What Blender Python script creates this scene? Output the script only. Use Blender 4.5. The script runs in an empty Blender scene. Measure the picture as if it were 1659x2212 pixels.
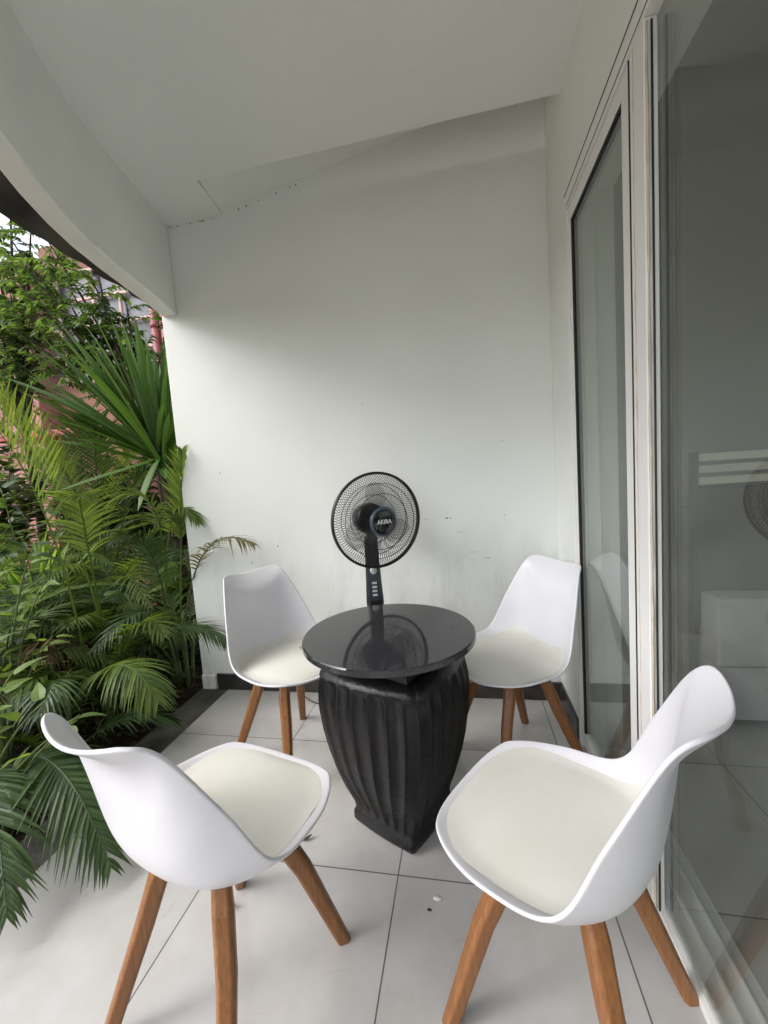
import bpy, bmesh, math, random
from math import sin, cos, pi, radians as RAD, sqrt
from mathutils import Vector, Matrix

S = bpy.context.scene
COL = S.collection

# ------------------------------------------------------------------ camera
YAW, PITCH, ROLL = .1937, -.0917, -.0698
cy, sy = cos(YAW), sin(YAW)
Fw = Vector((-sy*cos(PITCH), cy*cos(PITCH), sin(PITCH)))
rt = Vector((cy, sy, 0)); up = rt.cross(Fw)
R0 = rt*cos(ROLL) + up*sin(ROLL); U0 = -rt*sin(ROLL) + up*cos(ROLL)
U0 = R0.cross(Fw)
cam = bpy.data.objects.new('camera', bpy.data.cameras.new('camera')); COL.objects.link(cam)
cam.matrix_world = Matrix(((R0.x, U0.x, -Fw.x, 0), (R0.y, U0.y, -Fw.y, 0), (R0.z, U0.z, -Fw.z, 1.2275), (0, 0, 0, 1)))
cam.data.sensor_fit = 'HORIZONTAL'; cam.data.sensor_width = 36
cam.data.lens = 896.11/1659*36
cam.data.clip_start = .02; cam.data.clip_end = 600
S.camera = cam
S.render.resolution_x, S.render.resolution_y = 768, 1024

# ------------------------------------------------------------------ light
SUN_EL, SUN_DIR = RAD(27), Vector((1.5, .85, 0)).normalized()
w = bpy.data.worlds.new('World'); S.world = w; w.use_nodes = True
nt = w.node_tree; nt.nodes.clear()
sky = nt.nodes.new('ShaderNodeTexSky'); sky.sky_type = 'NISHITA'; sky.sun_disc = False
sky.sun_elevation = RAD(50); sky.sun_rotation = math.atan2(-SUN_DIR.x, -SUN_DIR.y)
sky.dust_density = 4; sky.air_density = 1.0
hs = nt.nodes.new('ShaderNodeHueSaturation'); hs.inputs['Saturation'].default_value = .42
bg = nt.nodes.new('ShaderNodeBackground'); bg.inputs['Strength'].default_value = .15
wo = nt.nodes.new('ShaderNodeOutputWorld')
nt.links.new(sky.outputs[0], hs.inputs['Color']); nt.links.new(hs.outputs[0], bg.inputs[0]); nt.links.new(bg.outputs[0], wo.inputs[0])
sl = bpy.data.lights.new('sun', 'SUN'); sl.energy = .48; sl.angle = RAD(17); sl.color = (1, .96, .985)
so = bpy.data.objects.new('sun', sl); COL.objects.link(so)
ld = SUN_DIR*cos(SUN_EL) + Vector((0, 0, -sin(SUN_EL)))
so.rotation_euler = ld.to_track_quat('-Z', 'Y').to_euler(); so.location = (-6, -6, 8)
S.view_settings.view_transform = 'Standard'; S.view_settings.look = 'None'
S.view_settings.exposure = 1.24; S.view_settings.gamma = 1
try:
    S.cycles.max_bounces = 12; S.cycles.transparent_max_bounces = 24; S.cycles.diffuse_bounces = 6
except Exception: pass

# ------------------------------------------------------------------ materials
def mat(name, col, rough=.5, spec=.5, metal=0, var=0, vs=8, bump=0, bs=40, coat=0, dirt=None, trans=0, alpha=1, stretch=None):
    m = bpy.data.materials.new(name); m.use_nodes = True
    n = m.node_tree; b = n.nodes['Principled BSDF']
    b.inputs['Base Color'].default_value = (*col, 1); b.inputs['Roughness'].default_value = rough
    b.inputs['Specular IOR Level'].default_value = spec; b.inputs['Metallic'].default_value = metal
    b.inputs['Coat Weight'].default_value = coat
    b.inputs['Alpha'].default_value = alpha
    tc = n.nodes.new('ShaderNodeTexCoord'); src = tc.outputs['Object']
    if stretch:
        mp = n.nodes.new('ShaderNodeMapping'); mp.inputs['Scale'].default_value = stretch
        n.links.new(src, mp.inputs[0]); src = mp.outputs[0]
    if var or dirt:
        nz = n.nodes.new('ShaderNodeTexNoise'); nz.inputs['Scale'].default_value = vs; nz.inputs['Detail'].default_value = 6
        n.links.new(src, nz.inputs['Vector'])
        cr = n.nodes.new('ShaderNodeValToRGB'); e = cr.color_ramp.elements
        c2 = dirt if dirt else tuple(c*(1-var) for c in col)
        e[0].position = .35; e[0].color = (*c2, 1); e[1].position = .62; e[1].color = (*[min(1, c*(1+var*.5)) for c in col], 1)
        n.links.new(nz.outputs['Fac'], cr.inputs[0]); n.links.new(cr.outputs[0], b.inputs['Base Color'])
    if bump:
        nb = n.nodes.new('ShaderNodeTexNoise'); nb.inputs['Scale'].default_value = bs; nb.inputs['Detail'].default_value = 5
        bp = n.nodes.new('ShaderNodeBump'); bp.inputs['Strength'].default_value = bump; bp.inputs['Distance'].default_value = .01
        n.links.new(src, nb.inputs['Vector']); n.links.new(nb.outputs['Fac'], bp.inputs['Height']); n.links.new(bp.outputs[0], b.inputs['Normal'])
    if trans:
        o = n.nodes['Material Output']; tr = n.nodes.new('ShaderNodeBsdfTranslucent'); mx = n.nodes.new('ShaderNodeMixShader')
        tr.inputs[0].default_value = (min(1, col[0]*2.6), min(1, col[1]*2.4), col[2]*.8, 1)
        mx.inputs[0].default_value = trans
        n.links.new(b.outputs[0], mx.inputs[1]); n.links.new(tr.outputs[0], mx.inputs[2]); n.links.new(mx.outputs[0], o.inputs[0])
    return m

def wall_mat():
    m = mat('white_wall_paint', (.785, .81, .78), .6, .35, var=.035, vs=1.7, bump=.09, bs=60)
    n = m.node_tree; b = n.nodes['Principled BSDF']; cr = [x for x in n.nodes if x.type == 'VALTORGB'][0]
    tc = [x for x in n.nodes if x.type == 'TEX_COORD'][0]
    # grubby splashes near the floor, with a ragged upper edge
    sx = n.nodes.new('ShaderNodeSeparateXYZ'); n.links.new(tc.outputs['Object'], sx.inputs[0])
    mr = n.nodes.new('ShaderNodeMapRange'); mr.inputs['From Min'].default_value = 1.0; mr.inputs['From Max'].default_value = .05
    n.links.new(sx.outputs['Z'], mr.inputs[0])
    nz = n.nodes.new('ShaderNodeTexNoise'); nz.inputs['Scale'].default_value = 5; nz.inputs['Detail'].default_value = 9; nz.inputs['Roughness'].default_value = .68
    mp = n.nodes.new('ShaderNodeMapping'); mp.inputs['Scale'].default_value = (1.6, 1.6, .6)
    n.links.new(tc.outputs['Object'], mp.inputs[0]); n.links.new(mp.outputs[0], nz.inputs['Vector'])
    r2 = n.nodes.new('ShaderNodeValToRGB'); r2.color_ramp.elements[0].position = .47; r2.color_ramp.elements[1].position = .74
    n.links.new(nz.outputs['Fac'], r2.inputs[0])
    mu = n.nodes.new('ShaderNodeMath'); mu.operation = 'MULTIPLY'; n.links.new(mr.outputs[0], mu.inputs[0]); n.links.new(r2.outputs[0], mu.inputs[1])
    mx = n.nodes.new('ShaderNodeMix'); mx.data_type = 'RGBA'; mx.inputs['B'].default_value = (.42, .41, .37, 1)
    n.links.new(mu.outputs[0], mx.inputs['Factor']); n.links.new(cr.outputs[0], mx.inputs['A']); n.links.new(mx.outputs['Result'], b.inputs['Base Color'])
    return m

def tile_mat():
    m = mat('white_glazed_tile', (.41, .405, .395), .1, .5, bump=.0)
    n = m.node_tree; b = n.nodes['Principled BSDF']; L = n.links.new
    tc = [x for x in n.nodes if x.type == 'TEX_COORD'][0]
    sx = n.nodes.new('ShaderNodeSeparateXYZ'); L(tc.outputs['Object'], sx.inputs[0])
    def M(op, a, bb=None):
        q = n.nodes.new('ShaderNodeMath'); q.operation = op
        for i, v in enumerate((a, bb)):
            if v is None: continue
            if isinstance(v, (int, float)): q.inputs[i].default_value = v
            else: L(v, q.inputs[i])
        return q.outputs[0]
    def line(o, off):
        t = M('FRACT', M('DIVIDE', M('SUBTRACT', o, off), .6))
        return M('LESS_THAN', M('MINIMUM', t, M('SUBTRACT', 1, t)), .0033)
    g = M('MAXIMUM', line(sx.outputs['X'], -.858-6), line(sx.outputs['Y'], 1.738-6))
    nz = n.nodes.new('ShaderNodeTexNoise'); nz.inputs['Scale'].default_value = 3.2; nz.inputs['Detail'].default_value = 8; nz.inputs['Roughness'].default_value = .65
    L(tc.outputs['Object'], nz.inputs['Vector'])
    cr = n.nodes.new('ShaderNodeValToRGB'); cr.color_ramp.elements[0].position = .3; cr.color_ramp.elements[0].color = (.40, .39, .37, 1)
    cr.color_ramp.elements[1].position = .6; cr.color_ramp.elements[1].color = (.475, .47, .46, 1); L(nz.outputs['Fac'], cr.inputs[0])
    vf = n.nodes.new('ShaderNodeVectorMath'); vf.operation = 'MULTIPLY_ADD'; vf.inputs[1].default_value = (1/.6, 1/.6, 0); vf.inputs[2].default_value = ((.858+6)/.6, (-1.738+6)/.6, 0); L(tc.outputs['Object'], vf.inputs[0])
    fl = n.nodes.new('ShaderNodeVectorMath'); fl.operation = 'FLOOR'; L(vf.outputs[0], fl.inputs[0])
    wn_ = n.nodes.new('ShaderNodeTexWhiteNoise'); L(fl.outputs[0], wn_.inputs['Vector'])
    tv = n.nodes.new('ShaderNodeMapRange'); tv.inputs['To Min'].default_value = .93; tv.inputs['To Max'].default_value = 1.05; L(wn_.outputs['Value'], tv.inputs[0])
    n2 = n.nodes.new('ShaderNodeTexNoise'); n2.inputs['Scale'].default_value = 7; n2.inputs['Detail'].default_value = 10; n2.inputs['Roughness'].default_value = .7; n2.inputs['Distortion'].default_value = .8; L(tc.outputs['Object'], n2.inputs['Vector'])
    c2 = n.nodes.new('ShaderNodeValToRGB'); c2.color_ramp.elements[0].position = .60; c2.color_ramp.elements[0].color = (1, 1, 1, 1); c2.color_ramp.elements[1].position = .74; c2.color_ramp.elements[1].color = (.84, .80, .71, 1); L(n2.outputs['Fac'], c2.inputs[0])
    m_a = n.nodes.new('ShaderNodeMix'); m_a.data_type = 'RGBA'; m_a.blend_type = 'MULTIPLY'; m_a.inputs['Factor'].default_value = 1; L(cr.outputs[0], m_a.inputs['A']); L(c2.outputs[0], m_a.inputs['B'])
    sc_ = n.nodes.new('ShaderNodeVectorMath'); sc_.operation = 'SCALE'; L(m_a.outputs['Result'], sc_.inputs[0]); L(tv.outputs[0], sc_.inputs['Scale'])
    # small grit specks
    vo = n.nodes.new('ShaderNodeTexVoronoi'); vo.inputs['Scale'].default_value = 16; L(tc.outputs['Object'], vo.inputs['Vector'])
    sp = M('LESS_THAN', vo.outputs['Distance'], .028)
    mx0 = n.nodes.new('ShaderNodeMix'); mx0.data_type = 'RGBA'; L(M('MULTIPLY', sp, .5), mx0.inputs['Factor']); L(sc_.outputs[0], mx0.inputs['A']); mx0.inputs['B'].default_value = (.25, .22, .17, 1)
    mx = n.nodes.new('ShaderNodeMix'); mx.data_type = 'RGBA'; L(g, mx.inputs['Factor']); L(mx0.outputs['Result'], mx.inputs['A']); mx.inputs['B'].default_value = (.10, .10, .095, 1)
    L(mx.outputs['Result'], b.inputs['Base Color'])
    ro = n.nodes.new('ShaderNodeMapRange'); ro.inputs['To Min'].default_value = .16; ro.inputs['To Max'].default_value = .05
    L(nz.outputs['Fac'], ro.inputs[0]); L(M('MAXIMUM', ro.outputs[0], M('MULTIPLY', g, .7)), b.inputs['Roughness'])
    return m

def glass_mat():
    m = bpy.data.materials.new('window_glass'); m.use_nodes = True; n = m.node_tree; n.nodes.clear(); L = n.links.new
    o = n.nodes.new('ShaderNodeOutputMaterial'); f = n.nodes.new('ShaderNodeFresnel'); ge = n.nodes.new('ShaderNodeNewGeometry'); sb = n.nodes.new('ShaderNodeMapRange'); sb.inputs['To Min'].default_value = 1.47; sb.inputs['To Max'].default_value = 1/1.47; L(ge.outputs['Backfacing'], sb.inputs[0]); L(sb.outputs[0], f.inputs[0])
    t = n.nodes.new('ShaderNodeBsdfTransparent'); t.inputs[0].default_value = (.86, .87, .85, 1)
    g = n.nodes.new('ShaderNodeBsdfGlossy'); g.inputs['Roughness'].default_value = .012; g.inputs[0].default_value = (.95, 1, .97, 1)
    mx = n.nodes.new('ShaderNodeMixShader'); L(f.outputs[0], mx.inputs[0]); L(t.outputs[0], mx.inputs[1]); L(g.outputs[0], mx.inputs[2])
    df = n.nodes.new('ShaderNodeBsdfDiffuse'); df.inputs[0].default_value = (.66, .67, .65, 1); nz = n.nodes.new('ShaderNodeTexNoise'); nz.inputs['Scale'].default_value = 2.5; nz.inputs['Detail'].default_value = 8
    tc = n.nodes.new('ShaderNodeTexCoord'); L(tc.outputs['Object'], nz.inputs['Vector']); mr = n.nodes.new('ShaderNodeMapRange'); mr.inputs['From Min'].default_value = .3; mr.inputs['From Max'].default_value = .75; mr.inputs['To Min'].default_value = .012; mr.inputs['To Max'].default_value = .035; L(nz.outputs['Fac'], mr.inputs[0])
    m2 = n.nodes.new('ShaderNodeMixShader'); L(mr.outputs[0], m2.inputs[0]); L(mx.outputs[0], m2.inputs[1]); L(df.outputs[0], m2.inputs[2]); L(m2.outputs[0], o.inputs[0])
    return m

def wood_mat():
    m = mat('beech_wood', (.36, .15, .05), .38, .45)
    n = m.node_tree; b = n.nodes['Principled BSDF']; L = n.links.new
    tc = [x for x in n.nodes if x.type == 'TEX_COORD'][0]
    mp = n.nodes.new('ShaderNodeMapping'); mp.inputs['Scale'].default_value = (70, 70, 2.2); L(tc.outputs['Object'], mp.inputs[0])
    nz = n.nodes.new('ShaderNodeTexNoise'); nz.inputs['Scale'].default_value = 2.2; nz.inputs['Detail'].default_value = 8; nz.inputs['Distortion'].default_value = .25; L(mp.outputs[0], nz.inputs['Vector'])
    cr = n.nodes.new('ShaderNodeValToRGB'); e = cr.color_ramp.elements
    e[0].position = .25; e[0].color = (.175, .071, .023, 1); e[1].position = .7; e[1].color = (.285, .122, .040, 1); L(nz.outputs['Fac'], cr.inputs[0]); L(cr.outputs[0], b.inputs['Base Color'])
    return m

def leaf_mat(name, c, trans=.35, rough=.42, spread=.35):
    m = mat(name, c, rough, .5, trans=trans)
    n = m.node_tree; b = n.nodes['Principled BSDF']; L = n.links.new
    at = n.nodes.new('ShaderNodeVertexColor'); at.layer_name = 'tint'
    mx = n.nodes.new('ShaderNodeMix'); mx.data_type = 'RGBA'
    mx.inputs['A'].default_value = (c[0]*(1-spread), c[1]*(1-spread), c[2]*(1-spread), 1); mx.inputs['B'].default_value = (min(1, c[0]*(1+2*spread)), min(1, c[1]*(1+1.3*spread)), c[2]*(1+spread*.4), 1)
    sp = n.nodes.new('ShaderNodeSeparateColor'); L(at.outputs[0], sp.inputs[0]); L(sp.outputs[0], mx.inputs['Factor'])
    L(mx.outputs['Result'], b.inputs['Base Color'])
    tr = [x for x in n.nodes if x.type == 'BSDF_TRANSLUCENT'][0]
    g = n.nodes.new('ShaderNodeMix'); g.data_type = 'RGBA'; g.blend_type = 'MULTIPLY'; g.inputs['Factor'].default_value = 1; g.inputs['B'].default_value = (2.3, 2.1, .8, 1); g.clamp_result = True
    L(mx.outputs['Result'], g.inputs['A']); L(g.outputs['Result'], tr.inputs[0])
    return m

M = dict(
    wall=wall_mat(), tile=tile_mat(), glass=glass_mat(), wood=wood_mat(),
    ceil=mat('ceiling_paint', (.78, .80, .765), .7, .3, var=.04, vs=1.3, bump=.2, bs=50),
    beam=mat('beam_paint', (.80, .82, .79), .65, .3, var=.05, vs=2, bump=.15, bs=8),
    eave=mat('grimy_eave_board', (.085, .08, .07), .8, .2, dirt=(.035, .033, .03), vs=5, bump=.4, bs=20),
    rooftile=mat('weathered_roof_tile', (.13, .10, .085), .85, .2, var=.4, vs=6),
    skirt=mat('black_skirting_tile', (.045, .042, .04), .3, .5, dirt=(.018, .017, .016), vs=11, bump=.15, bs=30),
    kerb=mat('dark_cement', (.115, .11, .095), .8, .3, dirt=(.05, .048, .042), vs=6, bump=.5, bs=50),
    soil=mat('dark_soil', (.035, .027, .02), .95, .1, dirt=(.014, .011, .008), vs=25, bump=1, bs=60),
    ground=mat('garden_ground', (.07, .10, .04), .95, .1, dirt=(.035, .06, .022), vs=2, bump=.5, bs=20),
    bounce=mat('grey_concrete', (.33, .33, .31), .8, .3, dirt=(.19, .19, .17), vs=3, bump=.2, bs=30),
    path=mat('terracotta_paving', (.46, .22, .14), .7, .3, dirt=(.30, .13, .09), vs=5, bump=.2, bs=30),
    frame=mat('white_door_frame', (.78, .78, .76), .35, .5, var=.03, vs=3),
    seal=mat('tan_sealant', (.58, .51, .42), .7, .3, var=.2, vs=20),
    gasket=mat('black_gasket', (.012, .012, .012), .5, .4),
    shell=mat('white_plastic', (.71, .71, .745), .36, .5, var=.025, vs=5, bump=.03, bs=220),
    pad=mat('cream_leatherette', (.72, .72, .665), .5, .4, dirt=(.67, .665, .60), vs=6, bump=.03, bs=90),
    stone=mat('polished_black_stone', (.040, .040, .044), .06, .5, dirt=(.025, .025, .028), vs=190),
    glaze=mat('black_glaze', (.006, .006, .007), .34, .33, dirt=(.003, .003, .003), vs=14, bump=.25, bs=45),
    blackp=mat('black_plastic', (.012, .012, .013), .3, .5),
    blackg=mat('glossy_black', (.006, .006, .007), .08, .6),
    wire=mat('black_wire', (.012, .012, .012), .35, .5),
    navy=mat('slate_blue_panel', (.032, .042, .056), .3, .5),
    silver=mat('silver_plastic', (.55, .55, .55), .3, .5, metal=.3),
    letter=mat('silver_lettering', (.70, .72, .74), .4, .5),
    ringc=mat('blue_grey_ring', (.07, .10, .13), .25, .6),
    blade=mat('smoked_blade', (.02, .02, .022), .15, .5, alpha=.34),
    palm=leaf_mat('palm_leaf', (.095, .165, .05), .4),
    palml=leaf_mat('young_palm_leaf', (.115, .20, .045), .45),
    palmd=leaf_mat('dark_palm_leaf', (.042, .088, .036), .2, .36),
    palmb=leaf_mat('browning_palm_leaf', (.10, .105, .05), .2, .5),
    drac=leaf_mat('sword_leaf', (.055, .135, .032), .35, .34),
    swordl=leaf_mat('pale_sword_leaf', (.16, .30, .09), .45, .4),
    tleaf=leaf_mat('tree_leaf', (.062, .130, .058), .40, .45, .42),
    broad=leaf_mat('broad_leaf', (.12, .22, .055), .4, .42, .4),
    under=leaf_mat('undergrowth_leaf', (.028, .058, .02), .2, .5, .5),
    bark=mat('brown_bark', (.07, .05, .037), .85, .2, dirt=(.03, .022, .017), vs=20, bump=.5, bs=60),
    stem=mat('green_stem', (.14, .19, .06), .55, .3, dirt=(.09, .10, .04), vs=15),
    litter=mat('dry_leaf', (.09, .055, .03), .9, .1, dirt=(.035, .022, .014), vs=14),
    pink=mat('pink_render', (.47, .25, .24), .85, .2, dirt=(.39, .20, .19), vs=.9, bump=.2, bs=20),
    orange=mat('salmon_render', (.34, .19, .145), .85, .2, dirt=(.27, .14, .11), vs=1.4, bump=.2, bs=20),
    wframe=mat('pale_pink_window_frame', (.66, .48, .43), .6, .3, var=.1, vs=5),
    wglass=mat('sky_grey_pane', (.26, .27, .31), .22, .6, dirt=(.10, .105, .13), vs=2.2),  # grey-blue base colour stands for sky reflected in the glass
    pipe=mat('maroon_drainpipe', (.30, .095, .10), .5, .4, var=.2, vs=8),
    red=mat('red_sheet', (.40, .06, .05), .4, .5, var=.2, vs=4),
    iwall=mat('interior_paint', (.34, .34, .32), .7, .3, var=.03, vs=2),
    idark=mat('interior_dark_board', (.035, .034, .034), .5, .4, var=.1, vs=2),
    slat=mat('cream_slat', (.74, .74, .62), .5, .4, var=.05, vs=4),
    linen=mat('grey_linen', (.42, .42, .43), .9, .2, var=.1, vs=6),
    dust=mat('dark_speck', (.10, .09, .075), .9, .1),
    chip=mat('pale_crumb', (.72, .70, .64), .8, .2),
    faint=mat('faint_scuff', (.50, .50, .475), .8, .2),
    stain=mat('brown_stain', (.42, .36, .22), .8, .2),
)

# ------------------------------------------------------------------ helpers
class MB:
    def __init__(s): s.v = []; s.f = []; s.c = []
    def add(s, vs, fs, tint=.5):
        k = len(s.v); s.v += [tuple(v) for v in vs]; s.f += [tuple(i+k for i in q) for q in fs]; s.c += [tint]*len(vs)
    def box(s, x0, x1, y0, y1, z0, z1):
        s.add([(x0,y0,z0),(x1,y0,z0),(x1,y1,z0),(x0,y1,z0),(x0,y0,z1),(x1,y0,z1),(x1,y1,z1),(x0,y1,z1)],
              [(0,3,2,1),(4,5,6,7),(0,1,5,4),(1,2,6,5),(2,3,7,6),(3,0,4,7)])
    def tube(s, pts, rad, n=6, cap=True, sq=None):
        pts = [Vector(p) for p in pts]; N = len(pts)
        rs = rad if isinstance(rad, (list, tuple)) else [rad]*N
        t0 = (pts[1]-pts[0]).normalized(); a = Vector((0,0,1)) if abs(t0.z) < .9 else Vector((1,0,0))
        nrm = a.cross(t0).normalized(); vs = []
        for i, p in enumerate(pts):
            t = (pts[min(i+1,N-1)]-pts[max(i-1,0)]).normalized()
            nrm = (nrm - t*nrm.dot(t)).normalized(); b = t.cross(nrm)
            for k in range(n):
                an = 2*pi*k/n; vs.append(p + (nrm*cos(an)+b*sin(an))*rs[i])
        fs = [(i*n+k, i*n+(k+1)%n, (i+1)*n+(k+1)%n, (i+1)*n+k) for i in range(N-1) for k in range(n)]
        if cap: fs += [tuple(range(n))[::-1], tuple((N-1)*n+k for k in range(n))]
        s.add(vs, fs)
    def lathe(s, prof, n=48, M4=None, cap=True):
        vs = []; 
        for r, z in prof:
            for k in range(n):
                v = Vector((r*cos(2*pi*k/n), r*sin(2*pi*k/n), z)); vs.append(M4 @ v if M4 else v)
        fs = [(i*n+k, i*n+(k+1)%n, (i+1)*n+(k+1)%n, (i+1)*n+k) for i in range(len(prof)-1) for k in range(n)]
        if cap: fs += [tuple(range(n))[::-1], tuple((len(prof)-1)*n+k for k in range(n))]
        s.add(vs, fs)
    def build(s, name, m, parent=None, smooth=False, bevel=0, sub=0, solid=0, tint=False, segs=2):
        me = bpy.data.meshes.new(name); me.from_pydata(s.v, [], s.f); me.validate()
        me.materials.append(M[m] if isinstance(m, str) else m)
        if tint:
            ca = me.color_attributes.new('tint', 'FLOAT_COLOR', 'POINT')
            ca.data.foreach_set('color', [q for c in s.c for q in (c, c, c, 1)])
        if smooth: me.polygons.foreach_set('use_smooth', [True]*len(me.polygons))
        o = bpy.data.objects.new(name, me); COL.objects.link(o)
        if parent: o.parent = parent
        if solid: q = o.modifiers.new('s', 'SOLIDIFY'); q.thickness = abs(solid); q.offset = -1 if solid > 0 else 1
        if bevel: q = o.modifiers.new('b', 'BEVEL'); q.width = bevel; q.segments = segs; q.limit_method = 'ANGLE'
        if sub: q = o.modifiers.new('u', 'SUBSURF'); q.levels = sub; q.render_levels = sub
        return o

def tag(o, label=None, cat=None, group=None, kind=None):
    if label: o['label'] = label
    if cat: o['category'] = cat
    if group: o['group'] = group
    if kind: o['kind'] = kind
    return o
def empty(name, loc, rz=0, **k):
    o = bpy.data.objects.new(name, None); COL.objects.link(o); o.location = loc; o.rotation_euler = (0, 0, rz); o.empty_display_size = .1
    return tag(o, **k)
def children(o): return [c for c in list(COL.objects) if c.parent == o]
def copy_tree(o, parent=None):
    c = o.copy(); COL.objects.link(c); c.parent = parent
    for ch in children(o):
        copy_tree(ch, c)
    return c
def bez(a, b, c, n):
    a, b, c = Vector(a), Vector(b), Vector(c)
    return [a*(1-t)**2 + b*2*t*(1-t) + c*t*t for t in [i/(n-1) for i in range(n)]]
def boxobj(name, m, parent, *b, bevel=.0, label=None):
    q = MB(); q.box(*b); o = q.build(name, m, parent, bevel=bevel)
    if label: o['label'] = label
    return o

# ------------------------------------------------------------------ ground
XW, YW, ZC = .445, 2.17, 2.66           # door wall, end wall, ceiling
g = MB(); g.box(-150, 150, -150, 150, -1.0, -.14); tag(g.build('ground', 'ground'), kind='structure')
g = MB(); g.add([(-12, -3, -.10), (-2.95, -3, -.10), (-2.95, 4.7, -.10), (-12, 4.7, -.10)], [(0,1,2,3)]); tag(g.build('garden_path', 'path'), kind='structure')
g = MB()
nx, ny = 40, 70; rs = random.Random(5)
vs = []
for j in range(ny+1):
    for i in range(nx+1):
        x = -3.05 + (1.42)*i/nx; y = -2.5 + 7.2*j/ny
        vs.append((x, y, -.075 + .02*sin(x*7+y*3) + .012*rs.random() - (.05 if i in (0, nx) else 0)))
g.add(vs, [(j*(nx+1)+i, j*(nx+1)+i+1, (j+1)*(nx+1)+i+1, (j+1)*(nx+1)+i) for j in range(ny) for i in range(nx)])
tag(g.build('soil', 'soil', smooth=True), kind='structure')
g = MB(); g.box(-1.455, .52, -2.6, YW, -.12, 0); tag(g.build('porch_floor', 'tile'), kind='structure')
g = MB(); g.box(-1.64, -1.4552, -2.6, YW+.14, -.3, -.004); tag(g.build('kerb', 'kerb', bevel=.006), kind='structure')

g = MB(); g.box(-9, 4, -14, -2.601, -.13, -.02); tag(g.build('bounce_paving', 'bounce'), kind='structure')  # unseen slab added behind the viewer to bounce light up to the ceiling
# ------------------------------------------------------------------ house
house = empty('house', (0, 0, 0), label='white rendered house with a roofed porch and a glass sliding door', cat='house')
q = MB()
q.box(-1.625, XW+.01, YW, YW+.14, -.1, 2.95)
endw = q.build('wall', 'wall', house, bevel=.006); endw['label'] = 'plain white end wall of the porch behind the fan'
# door wall: pier beside the corner, lintel above the doors
q = MB(); q.box(XW, XW+.16, 1.80, YW-.001, -.1, 2.95); q.box(XW, XW+.16, -2.6, 1.80, 2.235, 2.95)
q.build('wall', 'wall', house)['label'] = 'white wall above and beside the glass doors'
# ceiling panel that stops short of the end wall on the house side
q = MB(); q.add([(-1.9, -1.0, ZC), (XW+.02, -1.0, ZC), (XW+.02, 1.885, ZC), (-1.16, 1.905, ZC), (-1.19, 2.169, ZC), (-1.9, 2.169, ZC),
                 (-1.9, -1.0, ZC+.03), (XW+.02, -1.0, ZC+.03), (XW+.02, 1.885, ZC+.03), (-1.16, 1.905, ZC+.03), (-1.19, 2.169, ZC+.03), (-1.9, 2.169, ZC+.03)],
                [(0,5,4,3,2,1), (6,7,8,9,10,11), (0,1,7,6), (1,2,8,7), (2,3,9,8), (3,4,10,9), (4,5,11,10), (5,0,6,11)])
q.build('ceiling', 'ceil', house)
q = MB(); q.add([(-1.21, 1.6, ZC+.012), (XW+.05, 1.6, ZC+.31), (XW+.05, 2.3, ZC+.31), (-1.21, 2.3, ZC+.012), (-1.21, 1.6, ZC+.05), (XW+.05, 1.6, ZC+.35), (XW+.05, 2.3, ZC+.35), (-1.21, 2.3, ZC+.05)],
                [(0,3,2,1), (4,5,6,7), (0,1,5,4), (1,2,6,5), (2,3,7,6), (3,0,4,7)])
q.build('sloping_soffit', 'ceil', house)
# roof slab to close the top
q = MB(); q.box(-1.9, 4.2, -.6, 2.6, 3.05, 3.15); q.box(.45, 4.2, -2.7, -.6, 3.05, 3.15); q.build('roof', 'rooftile', house)
# porch beam: swings inwards from the wall end towards the viewer, softly bent
bp = [(-1.525, 2.169), (-1.478, 1.98), (-1.440, 1.80), (-1.405, 1.63), (-1.362, 1.46), (-1.312, 1.32), (-1.250, 1.18), (-1.165, 1.02), (-1.07, .83), (-.98, .58), (-.92, .32), (-.88, .05), (-.86, -.2)]
def beam_pts(off):
    out = []
    for i, (x, y) in enumerate(bp):
        a = bp[max(i-1, 0)]; b = bp[min(i+1, len(bp)-1)]; t = Vector((b[0]-a[0], b[1]-a[1])).normalized()
        out.append((x + t.y*off, y - t.x*off if i else y))
    return out
q = MB(); inn = beam_pts(0); out = beam_pts(-.10); N = len(bp); zb = 2.19
out = [(x, y) for x, y in out]
out = [(inn[i][0]-.09, inn[i][1]) for i in range(N)]
vs = [(x, y, zb) for x, y in inn] + [(x, y, zb) for x, y in out] + [(x, y, 2.72) for x, y in inn] + [(x, y, 2.72) for x, y in out]
fs = []
for i in range(N-1):
    fs += [(i, i+1, N+i+1, N+i), (2*N+i, 3*N+i, 3*N+i+1, 2*N+i+1), (i, 2*N+i, 2*N+i+1, i+1), (N+i, N+i+1, 3*N+i+1, 3*N+i)]
fs += [(0, N, 3*N, 2*N), (N-1, 3*N-1, 4*N-1, 2*N-1)]
q.add(vs, fs); q.build('porch_beam', 'beam', house, bevel=.008, segs=3)
# eave: dark boarding outside the beam with a wavy tile edge
q = MB(); K = 120; ys = [2.26 - 2.46*i/K for i in range(K+1)]
def bx_(y):
    for i in range(N-1):
        (xa, ya), (xb, yb) = bp[i], bp[i+1]
        if yb <= y <= ya: return xa + (xb-xa)*(ya-y)/(ya-yb)
    return bp[0][0] if y > 2 else bp[-1][0]
vs = []
for y in ys:
    e = -1.535 - .10*(max(y, .2)-1.3) - .03*abs(sin(y*pi/.27))**.7 + .008*sin(y*31)
    zz = .012*abs(sin(y*pi/.27))
    vs += [(bx_(y)-.06, y, 2.30), (e, y, 2.225+zz), (e, y, 2.238+zz), (e-.0, y, 2.25+zz), (bx_(y)-.06, y, 2.36)]
fs = []
for i in range(K):
    a = i*5; b = a+5
    for k in range(4): fs.append((a+k, b+k, b+k+1, a+k+1))
q.add(vs, fs); q.build('eave', 'eave', house)
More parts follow.
